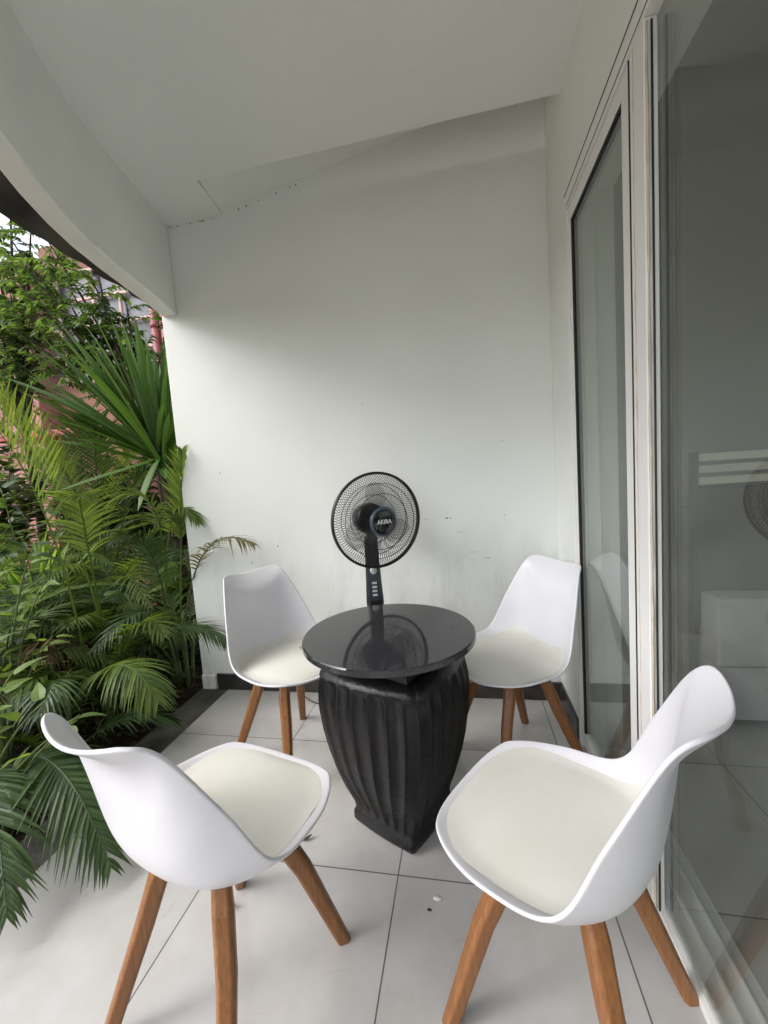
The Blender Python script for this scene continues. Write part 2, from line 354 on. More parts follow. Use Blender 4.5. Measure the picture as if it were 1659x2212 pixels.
# skirting
q = MB(); q.box(-1.52, XW-.0025, YW-.013, YW-.0005, 0.0015, .098); q.build('skirting', 'skirt', house, bevel=.003)
q = MB(); q.box(XW-.013, XW-.0005, 1.84, YW-.0135, 0.0015, .098); q.build('skirting', 'skirt', house, bevel=.003)
q = MB(); q.box(-1.6245, -1.53, YW-.010, YW-.0005, -.003, .085); q.build('plaster_foot', 'wall', house, bevel=.004)
# small marks on the end wall
def spot(name, m, x, z, wd, ht, seed):
    r = random.Random(seed); q = MB(); n = 9
    q.add([(x+cos(2*pi*k/n)*wd*(.6+.5*r.random()), YW-.0012, z+sin(2*pi*k/n)*ht*(.6+.5*r.random())) for k in range(n)], [tuple(range(n))])
    return q.build(name, m, endw)
for i, (x, z, a, b, m) in enumerate([(-1.365,1.296,.004,.003,'dust'), (-.095,.975,.010,.0035,'dust'), (-.075,.974,.004,.003,'dust'), (-.205,.974,.003,.007,'faint'), (.196,.978,.004,.004,'faint'),
        (-1.053,.86,.003,.006,'dust'), (-.03,.90,.03,.0016,'faint'), (.03,.792,.035,.0016,'faint'), (-.62,1.05,.006,.004,'faint'), (-1.22,.77,.004,.007,'dust'), (.1,.76,.02,.003,'faint'), (-.5,1.6,.004,.004,'faint'), (.2,1.35,.005,.003,'faint')]):
    spot('scuff_mark', m, x, z, a, b, i)
r = random.Random(3)
for i in range(14):
    x = -1.52 + .9*r.random(); z0 = ZC if x < -1.19 else ZC + (x+1.21)*.18
    spot('cobweb_speck', 'dust', x, z0-.008, .002+.004*r.random(), .003+.003*r.random(), i+50)

# ------------------------------------------------------------------ sliding doors
door = empty('sliding_door', (0, 0, 0)); door.parent = house; door['label'] = 'white framed sliding glass door in two panels'
q = MB()
q.box(.432, .53, -2.6, 1.800, 2.172, 2.234)      # head
q.box(.432, .53, 1.775, 1.7995, .034, 2.1715)       # jamb
q.box(.455, .60, -2.6, 1.7745, .0005, .018)        # sill
q.box(.468, .476, -2.6, 1.77, .0185, .036); q.box(.512, .520, -2.6, 1.77, .0185, .036); q.box(.556, .564, -2.6, 1.77, .0185, .036)
q.build('door_frame', 'frame', door, bevel=.0025)
q = MB(); q.box(.4305, .4318, -2.6, 1.80, 2.226, 2.2295); q.box(.4305, .4318, -2.6, 1.774, 2.181, 2.1825)
q.build('frame_groove', 'gasket', door)
def sash(y0, y1, x0, x1, stile, rail_t, rail_b, glass_x, zt=2.168, zb=.04):
    q = MB(); q.box(x0, x1, y0, y0+stile, zb, zt); q.box(x0, x1, y1-stile*.35, y1, zb, zt)
    q.box(x0+.001, x1-.001, y0+stile, y1-stile*.35, zt-rail_t, zt); q.box(x0+.001, x1-.001, y0+stile, y1-stile*.35, zb, zb+rail_b)
    f = q.build('sash', 'frame', door, bevel=.003)
    a, b, c, d = y0+stile, y1-stile*.35, zb+rail_b, zt-rail_t
    q = MB(); w_ = .008
    q.box(x0+.004, x0+.014, b-w_, b-.0003, c, d); q.box(x0+.004, x0+.014, a+.0003, a+w_*.4, c, d); q.box(x0+.004, x0+.014, a+w_*.4, b-w_, d-w_, d-.0003)
    q.build('gasket', 'gasket', f)
    q = MB(); q.box(glass_x, glass_x+.006, a, b, c, d); q.build('pane', 'glass', f)
    return f
sash(1.180, 1.774, .437, .475, .060, .045, .055, .452)
# fixed near panel: post with sealant beads, big sheet of glass
q = MB(); q.box(.432, .4615, 1.092, 1.172, .037, 2.171); fx = q.build('post', 'frame', door, bevel=.004, segs=3)
q = MB()
rr = random.Random(8)
for (y, wv) in ((1.176, .0022), (1.0905, .003)):
    pts = [(.437+.001*rr.random(), y+.0016*rr.uniform(-1, 1), .04+2.12*i/40) for i in range(41)]
    q.tube(pts, [wv*(.7+.6*rr.random()) for _ in pts], 6)
q.tube([(.4315, 1.150+.002*rr.uniform(-1, 1), .04+2.12*i/50) for i in range(51)], [.0006+.0022*rr.random()**2 for _ in range(51)], 5)
q.build('sealant', 'seal', fx)
q = MB(); q.tube([(.434, 1.1795, .04+2.12*i/40) for i in range(41)], .0022, 5); q.tube([(.447, 1.0885, .04+2.12*i/40) for i in range(41)], .0025, 5); q.build('gasket', 'gasket', fx)
q = MB(); q.box(.462, .470, -2.55, 1.0919, .037, 2.171); q.build('pane', 'glass', door)

# ------------------------------------------------------------------ room behind the glass
q = MB(); q.box(.601, 4.0, -2.6, 2.5, -.12, -.002); q.box(.522, .6, -2.6, 2.3, -.12, 0.0); q.build('room_floor', 'tile', house)
q = MB(); q.box(4.0, 4.1, -2.6, -2.2, -.1, 3.0); q.box(4.0, 4.1, 2.0, 2.6, -.1, 3.0); q.box(4.0, 4.1, -2.2, 2.0, -.1, 1.0); q.box(4.0, 4.1, -2.2, 2.0, 2.3, 3.0); q.box(.606, 4.0, 2.5, 2.6, -.1, 3.0); q.box(.5, 4.0, -2.7, -2.6, -.1, 3.0); q.box(.606, 4.0, -2.6, 2.5, 2.72, 2.75)  # unseen far wall has a window gap added to light the room
q.build('room_wall', 'iwall', house)
bed = empty('slatted_bed', (1.58, 2.1, 0), label='pale slatted bed end seen dimly through the big glass pane', cat='bed')
def lb(name, m, *b, bevel=.004):
    q = MB(); q.box(*b); return q.build(name, m, bed, bevel=bevel)
for z in (1.080, 1.132, 1.184): lb('slat', 'slat', -.55, 1.6, -.012, .012, z, z+.034)
lb('post', 'idark', -.575, -.552, -.02, .02, 0, 1.225); lb('headboard', 'idark', -.551, 1.6, -.004, .010, .42, 1.07)
lb('mattress', 'linen', -.55, 1.6, -.16, -.02, .30, .60, bevel=.012); lb('bed_base', 'linen', -.55, 1.6, -.15, -.02, .06, .295)

# ------------------------------------------------------------------ chairs
RIM = [(0,.233,.444),(.199,.205,.462),(.233,.063,.466),(.230,-.071,.490),(.199,-.143,.631),(.156,-.215,.780),(.130,-.263,.830),(0,-.287,.808)]
def cr_eval(P, t):
    n = len(P)-1; t = max(0, min(n-1e-6, t)); i = int(t); u = t-i
    p = [Vector(P[max(0, min(n, i+k))]) for k in (-1, 0, 1, 2)]
    return .5*((2*p[1]) + (-p[0]+p[2])*u + (2*p[0]-5*p[1]+4*p[2]-p[3])*u*u + (-p[0]+3*p[1]-3*p[2]+p[3])*u**3)
CEN = [(0,.233,.444),(0,.10,.425),(0,-.04,.412),(0,-.135,.428),(0,-.182,.50),(0,-.200,.61),(0,-.212,.722),(0,-.287,.808)]
CENP = [0, 1, 2, 3, 4, 5, 6, 7]
NV, NU = 34, 20
def shell_pt(v, u):
    # v 0..1 front->top, u -1..1
    rp = [RIM[i] for i in range(1, 7)]
    r_ = cr_eval(rp, v*5); c = cr_eval(CEN, v*7)
    a = abs(u)
    edge = min(v, 1-v)
    k = min(1, edge/.14); ez = 2.0 + 0.9*k
    if v > .86: k2 = (v-.86)/.14; ez = 2.9*(1-k2) + 2.0*k2
    x = r_.x*(a**1.0)*(1 if u >= 0 else -1)
    # rounder cross-section: fast rise near the rim
    gy = a**ez; gz = a**ez
    return Vector((x, c.y + (r_.y-c.y)*gy, c.z + (r_.z-c.z)*gz))
def shell_round(v, u):
    p = shell_pt(v, u)
    if v < .22:
        b = 1-v/.22; s_ = .15; m = shell_pt(.22*(1-b*(1-s_*u**4)), u*(1-s_*b**4)); return Vector((m.x, m.y, p.z))
    if v > .84:
        b = (v-.84)/.16; s_ = .16; m = shell_pt(.84+.16*b*(1-s_*u**4), u*(1-s_*b**4)); return Vector((m.x, p.y*.5+m.y*.5, m.z))
    return p
def make_shell():
    vs = []; 
    for j in range(NV+1):
        for i in range(NU+1):
            u = -1 + 2*i/NU; u = math.copysign(1-(1-abs(u))**1.25, u)
            vs.append(shell_round(j/NV, u))
    W = NU+1
    fs = [(j*W+i, j*W+i+1, (j+1)*W+i+1, (j+1)*W+i) for j in range(NV) for i in range(NU)]
    # rolled lip: extend the border outwards and down
    loop = [i for i in range(W)] + [j*W+NU for j in range(1, NV+1)] + [NV*W+i for i in range(NU-1, -1, -1)] + [j*W for j in range(NV-1, 0, -1)]
    inner = {}
    for i in range(W): inner[i] = W+i; inner[NV*W+i] = (NV-1)*W+i
    for j in range(1, NV): inner[j*W] = j*W+1; inner[j*W+NU] = j*W+NU-1
    L = len(loop); base = len(vs)
    P = [vs[k].copy() for k in loop]
    for k in range(L):
        t = (P[(k+1) % L]-P[k-1]).normalized(); o_ = (P[k]-vs[inner[loop[k]]]); o_ = (o_ - t*o_.dot(t)).normalized()
        nn = t.cross(o_).normalized()
        if nn.z < 0 and P[k].z < .5: nn = -nn
        vs.append(P[k] + o_*.006 - Vector((0, 0, .0035)))
    for k in range(L):
        fs.append((loop[k], base+k, base+(k+1) % L, loop[(k+1) % L]))
    q = MB(); q.add(vs, fs); return q
SHP = [(shell_pt(j/60, -1+2*i/50)) for j in range(0, 38) for i in range(51)]
def shell_z(x, y):
    b = sorted((((p.x-x)**2+(p.y-y)**2), p.z) for p in SHP)[:4]
    ws = [1/(d+1e-6) for d, _ in b]; return sum(w_*z for w_, (_, z) in zip(ws, b))/sum(ws)
def make_pad():
    vs = []; fs = []; NR, NA = 12, 64
    def lim(an):
        ca, sa = cos(an), sin(an); ex = 3.3
        ax = .209
        ay = .194
        r_ = (abs(ca/ax)**ex + abs(sa/ay)**ex)**(-1/ex); return r_
    cyy = .022
    vs.append((0, cyy, .459))
    for i in range(1, NR+1):
        rho = i/NR
        for k in range(NA):
            an = 2*pi*k/NA; R_ = lim(an)*rho; x = R_*cos(an); y = cyy+R_*sin(an)
            x *= (1 - .05*max(0, -(y-cyy)/.19)); 
            sz = shell_z(x, y)
            top = .459 - .010*rho**2 + .02*max(0, -(y+.05)/.12)**2*1.0
            top = max(top, sz+.006)
            e = (1-max(0, (rho-.86)/.14)**2.8)
            vs.append((x, y, (sz+.0015) + (top-sz-.0015)*e))
    for k in range(NA): fs.append((0, 1+k, 1+(k+1) % NA))
    for i in range(NR-1):
        for k in range(NA): fs.append((1+i*NA+k, 1+(i+1)*NA+k, 1+(i+1)*NA+(k+1) % NA, 1+i*NA+(k+1) % NA))
    q = MB(); q.add(vs, fs); return q
def leg_mb(sx, s_y):
    fy = .184 if s_y > 0 else -.215
    pts = [Vector((.0*sx, .0, .395)), Vector((.055*sx, .05*s_y-.005, .396)), Vector((.088*sx, .078*s_y-.008, .382)), Vector((.104*sx, .092*s_y-.009, .345)),
           Vector((.13*sx, (.092+.30*(abs(fy)-.092))*s_y, .245)), Vector((.188*sx, fy, .0))]
    rs_ = [(.013, .018), (.017, .020), (.020, .021), (.0215, .022), (.0202, .0207), (.0158, .0162)]
    # local frame: 'side' horizontal tangential, so every leg is a squarish stave turned to its diagonal
    side = Vector((-sx*1.0*s_y, 1.0, 0)).normalized() if True else None
    side = Vector((-(fy), .188*sx, 0)).normalized()
    vs = []
    n = len(pts)
    for i, p in enumerate(pts):
        t = (pts[min(i+1, n-1)]-pts[max(i-1, 0)]).normalized() if i < n-1 else (pts[-1]-pts[-2]).normalized()
        nr = t.cross(side).normalized(); a, b = rs_[i]
        ring = []
        for (u, v) in ((1,.62),(.62,1),(-.62,1),(-1,.62),(-1,-.62),(-.62,-1),(.62,-1),(1,-.62)):
            q_ = p + side*u*a + nr*v*b
            if i == n-1: q_ = q_ - t*(q_.z/t.z)
            vs.append(q_)
    fs = [(i*8+k, i*8+(k+1) % 8, (i+1)*8+(k+1) % 8, (i+1)*8+k) for i in range(n-1) for k in range(8)]
    fs += [tuple(range(8))[::-1], tuple((n-1)*8+k for k in range(8))]
    q = MB(); q.add(vs, fs); return q
def make_chair():
    root = empty('shell_chair', (0, 0, 0))
    make_shell().build('shell', 'shell', root, smooth=True, solid=-.008, sub=1)
    make_pad().build('seat_pad', 'pad', root, smooth=True)
    for a, b in ((1,1), (-1,1), (1,-1), (-1,-1)):
        leg_mb(a, b).build('leg', 'wood', root, smooth=False, bevel=.003)
    q = MB(); q.lathe([(.001,.372),(.052,.372),(.055,.378),(.055,.408),(.001,.408)], 24); q.build('leg_plate', 'blackp', root)
    return root
poses = [((-.607, .821), -.28, 'nearest white chair on the left, seen from behind, its back towards the palms'),
         ((.163, .880), 1.037, 'nearest white chair on the right, its back against the big glass pane'),
         ((-.786, 1.642), -2.095, 'far left white chair with a small brown stain on its cream pad'),
         ((.145, 1.689), 2.121, 'white chair in the far right corner beside the end of the glass door')]
c0 = make_chair(); chairs = []
for i, ((x, y), t, lab) in enumerate(poses):
    o = c0 if i == 0 else copy_tree(c0)
    o.location = (x, y, 0); o.rotation_euler = (0, 0, t)
    tag(o, lab, 'chair', 'white shell chairs round the black table'); chairs.append(o)

# ------------------------------------------------------------------ table
TX, TY = -.272, 1.380
tab = empty('round_table', (TX, TY, 0), label='round polished black stone table on a square fluted black urn base', cat='table')
q = MB(); R_ = .299
q.lathe([(.001,.656),(R_-.006,.656),(R_,.661),(R_,.677),(R_-.004,.681),(.001,.681)], 128, Matrix.Translation((-.012, 0, 0))); q.build('table_top', 'stone', tab, bevel=.0)
for p in q.f: pass
DA = RAD(-71)
prof = [(0,.178),(.012,.186),(.035,.186),(.05,.176),(.075,.182),(.14,.214),(.22,.245),(.29,.265),(.37,.281),(.45,.290),(.50,.290),(.54,.282),(.572,.272),(.588,.255),(.600,.232)]
def prof_r(z):
    for (a, ra), (b, rb) in zip(prof, prof[1:]):
        if a <= z <= b: return ra + (rb-ra)*(z-a)/(b-a)
    return prof[-1][1]
def urn():
    vs = []; NA = 4*84; zs = [0, .012, .035, .044, .052] + [.06+.0125*i for i in range(45)] + [.600]
    zs = [z for z in zs if z <= .600]
    for z in zs:
        hd = prof_r(z)              # half diagonal
        tw = RAD(5)*sin((z-.1)*4)
        fl = max(0, min(1, (z-.045)/.05))*max(0, min(1, (.565-z)/.012))
        for k in range(NA):
            side = k//84; u = (k % 84)/84      # 0..1 along a side, corner to corner
            ca, cb = DA+side*pi/2, DA+(side+1)*pi/2
            A = Vector((cos(ca), sin(ca))); B = Vector((cos(cb), sin(cb)))
            P = A*(1-u)+B*u
            rr_ = P.length; D = P/rr_
            # rounded sides: blend square and circle
            sq = rr_; kz = max(0, min(1, (z-.05)/.2)); ro = sq + (1-sq)*(.12+.16*kz); e = min(u, 1-u)
            ro -= (.03+.035*kz)*max(0, 1-e/(.05+.05*kz))**2
            flute = abs(sin(pi*u*7))**.55
            # flutes end in an arch under the shoulder
            top = .540 + .020*flute
            ff = fl if z < .52 else max(0, min(1, (top-z)/.010))
            if z < .055: ff = 0
            rad = hd*ro - .0105*flute*ff + .001
            an = math.atan2(D.y, D.x) + tw
            vs.append((rad*cos(an), rad*sin(an), z))
    n = NA; m = len(zs)
    q = MB(); fs = [(i*n+k, i*n+(k+1) % n, (i+1)*n+(k+1) % n, (i+1)*n+k) for i in range(m-1) for k in range(n)]
    fs += [tuple(range(n))[::-1], tuple((m-1)*n+k for k in range(n))]
    q.add(vs, fs); return q
ub = urn().build('urn_base', 'glaze', tab, smooth=True)
q = MB(); q.lathe([(.001,.6005),(.236,.6005),(.240,.605),(.240,.646),(.234,.6555),(.001,.6555)], 4, Matrix.Rotation(DA, 4, 'Z')); q.build('plinth', 'glaze', tab, bevel=.004, segs=3)

# ------------------------------------------------------------------ fan
ax = Vector((.60, -.80, -.03)).normalized()           # the way it blows
fcx, fcy, fcz = -.395, 1.845, 1.018
px_, py_ = -.452, 1.925
fan = empty('standing_fan', (px_, py_, 0), label='black standing fan with round wire cage on the floor behind the table', cat='fan')
fo = Vector((px_, py_, 0))
zax = ax; xax = Vector((0,0,1)).cross(zax).normalized(); yax = zax.cross(xax)
def FM(off=0, c=Vector((fcx, fcy, fcz))):
    o_ = c + zax*off - fo
    return Matrix(((xax.x, yax.x, zax.x, o_.x), (xax.y, yax.y, zax.y, o_.y), (xax.z, yax.z, zax.z, o_.z), (0,0,0,1)))
CR = .216
def grille(name, sgn, depth, rin, twist, nw):
    q = MB(); F = FM()
    def P(r, a):
        u = (r-rin)/(CR-rin); d = depth*(1-u**2.6)
        return F @ Vector((r*cos(a), r*sin(a), sgn*d))
    for k in range(nw):
        a0 = 2*pi*k/nw; q.tube([P(rin+(CR-rin)*i/9, a0+twist*(i/9)) for i in range(10)], .00125, 3, cap=False)
    for rr_ in ((.125, .170) if sgn > 0 else (.115, .165)):
        q.tube([P(rr_, 2*pi*i/72) for i in range(73)], .0017, 4, cap=False)
    return q.build(name, 'wire', fan)
grille('front_grille', 1, .062, .055, .42, 104); grille('rear_grille', -1, .050, .045, -.42, 104)
q = MB(); F = FM(); q.tube([F @ Vector(((CR)*cos(2*pi*i/96), CR*sin(2*pi*i/96), 0)) for i in range(97)], .0062, 8, cap=False)
q.lathe([(CR-.004,-.011),(CR+.005,-.012),(CR+.006,0),(CR+.005,.009),(CR-.003,.010)], 96, F, cap=False); q.build('rim_band', 'blackp', fan, smooth=True)
q = MB(); q.lathe([(.055,.055),(.066,.056),(.0665,.063),(.062,.068),(.056,.070)], 64, F, cap=False); q.build('badge_ring', 'ringc', fan, smooth=True)
q = MB(); q.lathe([(.001,.052),(.060,.054),(.060,.066),(.050,.0705),(.001,.072)], 64, F); badge = q.build('badge', 'blackg', fan, smooth=True)
tc_ = bpy.data.curves.new('lettering', 'FONT'); tc_.body = 'AKIRA'; tc_.size = .0265; tc_.align_x = 'CENTER'; tc_.align_y = 'CENTER'; tc_.extrude = .0004; tc_.offset = .0009
to = bpy.data.objects.new('tmp', tc_); COL.objects.link(to)
dg = bpy.context.evaluated_depsgraph_get(); me = bpy.data.meshes.new_from_object(to.evaluated_get(dg)); bpy.data.objects.remove(to)
me.materials.clear(); me.materials.append(M['letter']); lt = bpy.data.objects.new('lettering', me); COL.objects.link(lt); lt.parent = badge
me.transform(FM(.0728) @ Matrix.Scale(.92, 4, Vector((1,0,0))))
# blades
q = MB()
for k in range(3):
    a0 = RAD(200+120*k); vs = []; fs = []
    for i in range(9):
        for j in range(9):
            r_ = .03 + .145*i/8; sp = .95*sin(pi*(.12+.80*(i/8)))*(1.0 if True else 0)
            a = a0 + (j/8-.5)*sp*1.15 + .25*i/8
            vs.append(F @ Vector((r_*cos(a), r_*sin(a), -.005 + .03*(j/8-.5))))
    fs = [(i*9+j, i*9+j+1, (i+1)*9+j+1, (i+1)*9+j) for i in range(8) for j in range(8)]
    q.add(vs, fs)
q.build('blades', 'blade', fan, smooth=True)
q = MB(); q.lathe([(.001,-.03),(.030,-.028),(.032,0),(.022,.022),(.001,.026)], 32, F); q.build('blade_hub', 'blackp', fan, smooth=True)
q = MB(); q.lathe([(.001,-.185),(.038,-.183),(.058,-.168),(.070,-.14),(.075,-.095),(.073,-.066),(.064,-.053),(.001,-.052)], 40, F); q.build('motor_housing', 'blackp', fan, smooth=True)
q = MB()
for k in range(9):
    a = RAD(45+11*k); q.tube([F @ Vector((.0735*cos(a), .0735*sin(a), -.120)), F @ Vector((.0755*cos(a), .0755*sin(a), -.085))], .0022, 4)
q.build('vent_slots', 'silver', fan)
# neck, column with controls, pole, base: built round the pole axis (local coords)
fdir = math.atan2(-.97, .24)    # control face looks here
def col_ring(z, wx, wy, rot=fdir):
    out = []
    for k in range(20):
        a = 2*pi*k/20; c_, s_ = cos(a), sin(a)
        x = wy*math.copysign(abs(c_)**.55, c_); y = wx*math.copysign(abs(s_)**.55, s_)
        out.append((x*cos(rot)-y*sin(rot), x*sin(rot)+y*cos(rot), z))
    return out
def column(name, rings, m):
    q = MB(); vs = []; [vs.extend(col_ring(*r_)) for r_ in rings]; n = 20
    fs = [(i*n+k, i*n+(k+1) % n, (i+1)*n+(k+1) % n, (i+1)*n+k) for i in range(len(rings)-1) for k in range(n)] + [tuple(range(n))[::-1], tuple((len(rings)-1)*n+k for k in range(n))]
    q.add(vs, fs); return q.build(name, m, fan, smooth=False, bevel=.002)
cb = column('control_column', [(.50,.040,.028),(.60,.0425,.029),(.612,.043,.029),(.70,.0385,.026),(.79,.035,.022),(.845,.034,.020),(.93,.033,.020),(.936,.028,.018)], 'blackp')
column('neck', [(.934,.024,.018),(.950,.023,.018),(.955,.018,.016),(.965,.018,.016),(.970,.024,.022),(.995,.028,.026)], 'blackp')
q = MB(); q.tube([(0,0,.02),(0,0,.52)], .014, 20); q.build('pole', 'blackp', fan, smooth=True)
q = MB(); q.lathe([(.001,0.0005),(.175,.0005),(.178,.010),(.165,.022),(.06,.036),(.028,.044),(.022,.075),(.001,.075)], 64); q.build('base', 'blackp', fan, smooth=True)
def onface(z, y, d):      # point on the sloping control face
    t = (z-.612)/(.845-.612); dep = .029 + (.020-.029)*t + d
    return Vector((dep*cos(fdir)-y*sin(fdir), dep*sin(fdir)+y*cos(fdir), z))
q = MB(); n = 28; ring = []
for k in range(n):
    a = 2*pi*k/n; c_, s_ = cos(a), sin(a)
    ring.append(((.712) + .088*math.copysign(abs(s_)**.45, s_), math.copysign(abs(c_)**.5, c_)))
vs = [onface(z, y*(.032-.005*(z-.63)/.2), .0006) for z, y in ring] + [onface(z, y*(.032-.005*(z-.63)/.2)*.97, .0026) for z, y in ring]
q.add(vs, [tuple(range(n, 2*n))] + [(k, (k+1) % n, n+(k+1) % n, n+k) for k in range(n)]); panel = q.build('control_panel', 'navy', cb)
def facebox(name, z0, z1, y0, y1, d0, d1, m, par):
    q = MB(); vs = [onface(z, y, d) for d in (d0, d1) for z, y in ((z0,y0),(z0,y1),(z1,y1),(z1,y0))]
    q.add(vs, [(0,1,2,3),(4,7,6,5),(0,4,5,1),(1,5,6,2),(2,6,7,3),(3,7,4,0)]); return q.build(name, m, par, bevel=.0018, segs=3)
for k in range(4): facebox('button', .648+.0195*k, .658+.0195*k, -.009, .014, .0027, .0085, 'silver', panel)
q = MB(); fz = Vector((cos(fdir), sin(fdir), .04)).normalized(); fxx = Vector((0,0,1)).cross(fz).normalized(); fyy = fz.cross(fxx); kp = onface(.771, .002, .0026)
KM = Matrix(((fxx.x,fyy.x,fz.x,kp.x),(fxx.y,fyy.y,fz.y,kp.y),(fxx.z,fyy.z,fz.z,kp.z),(0,0,0,1)))
q.lathe([(.001,0),(.0165,0),(.0160,.009),(.014,.011),(.001,.011)], 32, KM); kn = q.build('timer_knob', 'silver', panel, smooth=False)
q = MB(); q.add([KM @ Vector(p) for p in [(-.003,-.015,.0112),(.003,-.015,.0112),(.003,.015,.0112),(-.003,.015,.0112),(-.002,-.014,.017),(.002,-.014,.017),(.002,.014,.017),(-.002,.014,.017)]], [(0,3,2,1),(4,5,6,7),(0,1,5,4),(1,2,6,5),(2,3,7,6),(3,0,4,7)]); q.build('grip', 'silver', kn)
# cord
q = MB(); cp = [(-.55,1.99,.03),(-.70,2.02,.007),(-.80,2.03,.006),(-.87,2.05,.008),(-.925,2.075,.02),(-.955,2.10,.05),(-.962,2.12,.09),(-.95,2.125,.14)]
pts = [cr_eval(cp, i*.25) for i in range(4*(len(cp)-1)+1)]; q.tube(pts, .0034, 8)
cord = q.build('power_cord', 'blackp', None, smooth=True)
cord.parent = fan; cord.matrix_parent_inverse = Matrix.Translation((-px_, -py_, 0))

# ------------------------------------------------------------------ small things on the floor and a chair
def crumb(name, x, y, sz, m, lab, cat, seed, z0=0):
    r = random.Random(seed); bm = bmesh.new(); bmesh.ops.create_icosphere(bm, subdivisions=2, radius=1)
    for v in bm.verts: v.co = Vector((v.co.x*sz*(.7+.6*r.random()), v.co.y*sz*.7*(.7+.6*r.random()), (v.co.z+1)*sz*.22))
    me = bpy.data.meshes.new(name); bm.to_mesh(me); bm.free(); me.materials.append(M[m]); o = bpy.data.objects.new(name, me); COL.objects.link(o); o.location = (x, y, z0)
    return tag(o, lab, cat)
crumb('crumb', -.135, 1.081, .0105, 'chip', 'white crumb on the floor tile in front of the table', 'crumb', 1)
crumb('crumb', -.155, 1.048, .006, 'litter', 'small brown bit lying just in front of the white crumb', 'debris', 2)
def dead_leaf(x, y, rz, L_, lab):
    q = MB(); n = 8; vs = []
    for i in range(n+1):
        t = i/n; w_ = .16*L_*sin(pi*t)**.8+.0004; zz = .002+.012*t*t
        vs += [(L_*t, -w_, zz+.003), (L_*t, 0, zz), (L_*t, w_, zz+.004)]
    fs = []
    for i in range(n):
        for k in range(2): fs.append((i*3+k, i*3+k+1, i*3+k+4, i*3+k+3))
    q.add(vs, fs); o = q.build('fallen_leaf', 'litter'); o.location = (x, y, 0); o.rotation_euler = (0, 0, rz); return tag(o, lab, 'leaf', 'fallen leaves on the floor tiles')
dead_leaf(-.60, 1.215, .5, .032, 'thin dry leaf on the tile beside the near left chair\'s front leg')
dead_leaf(-.735, .99, -.6, .03, 'small dry leaf on the grout line under the near left chair')
# stain marks on chair pad of the far left chair
q = MB(); r = random.Random(4)
for i in range(5):
    x, y = -.11+.05*r.random(), -.045+.05*r.random(); n = 7; s_ = .004+.006*r.random()
    z = .463
    q.add([(x+cos(2*pi*k/n)*s_*1.6*(.6+.5*r.random()), y+sin(2*pi*k/n)*s_*(.6+.5*r.random()), z) for k in range(n)], [tuple(range(n))])
pads = [c for c in children(chairs[2]) if c.name.startswith('seat_pad')]
q.build('stain', 'stain', pads[0])
# ------------------------------------------------------------------ plants
def leaflet(q, p, d, upv, L_, W_, droop, tint, n=4, fold=.25):
    side = d.cross(upv)
    if side.length < 1e-4: side = Vector((1,0,0))
    side.normalize(); nn = side.cross(d).normalized(); vs = []; cur = p.copy(); dd = d.copy()
    for i in range(n+1):
        t = i/n; w_ = W_*(.35+.65*sin(pi*min(1, t*1.15+.18))) if t < .99 else 0
        if t >= .99: w_ = W_*.04
        vs += [cur - side*w_ + nn*w_*fold, cur.copy(), cur + side*w_ + nn*w_*fold]
        dd = (dd + Vector((0,0,-droop/n))).normalized(); cur = cur + dd*L_/n
    q.add(vs, [(i*3+k, i*3+k+1, i*3+k+4, i*3+k+3) for i in range(n) for k in range(2)], tint)
def frond(parent, a, b, c, L_, m='palm', pairs=34, W_=.0085, rnd=None, droop=.5, bare=.18, ang=52, upv=Vector((0,0,1)), lift=.25, name='frond', ragged=.1):
    r = rnd or random.Random(hash((round(a[0],3), round(c[0],3))) & 0xffff)
    pts = bez(a, b, c, 22); q = MB()
    q.tube(pts, [.0055*(1-i/22)+.0012 for i in range(22)], 5)
    def at(t):
        f_ = t*21; i = min(20, int(f_)); return pts[i].lerp(pts[i+1], f_-i), (pts[i+1]-pts[i]).normalized()
    for k in range(pairs):
        t = bare + (1-bare)*(k+.5)/pairs
        p, d = at(min(.999, t)); sd = d.cross(upv)
        if sd.length < .05: sd = Vector((1,0,0))
        sd.normalize(); u2 = sd.cross(d).normalized()
        prof_ = (sin(pi*min(1, .18+.80*(t-bare)/(1-bare))))**.6
        for s_ in (-1, 1):
            if r.random() < ragged*.4: continue
            a_ = RAD(ang*(1-.45*t)+r.uniform(-5, 5))
            dd = (d*cos(a_) + sd*s_*sin(a_) + u2*(lift+r.uniform(-.08, .08))).normalized()
            leaflet(q, p, dd, u2, L_*prof_*(1+r.uniform(-ragged, ragged)), W_*(.75+.5*prof_)*.72, droop*(.7+.6*r.random()), min(1, max(0, r.gauss(.5, .2))))
    return q.build(name, m, parent, tint=True)
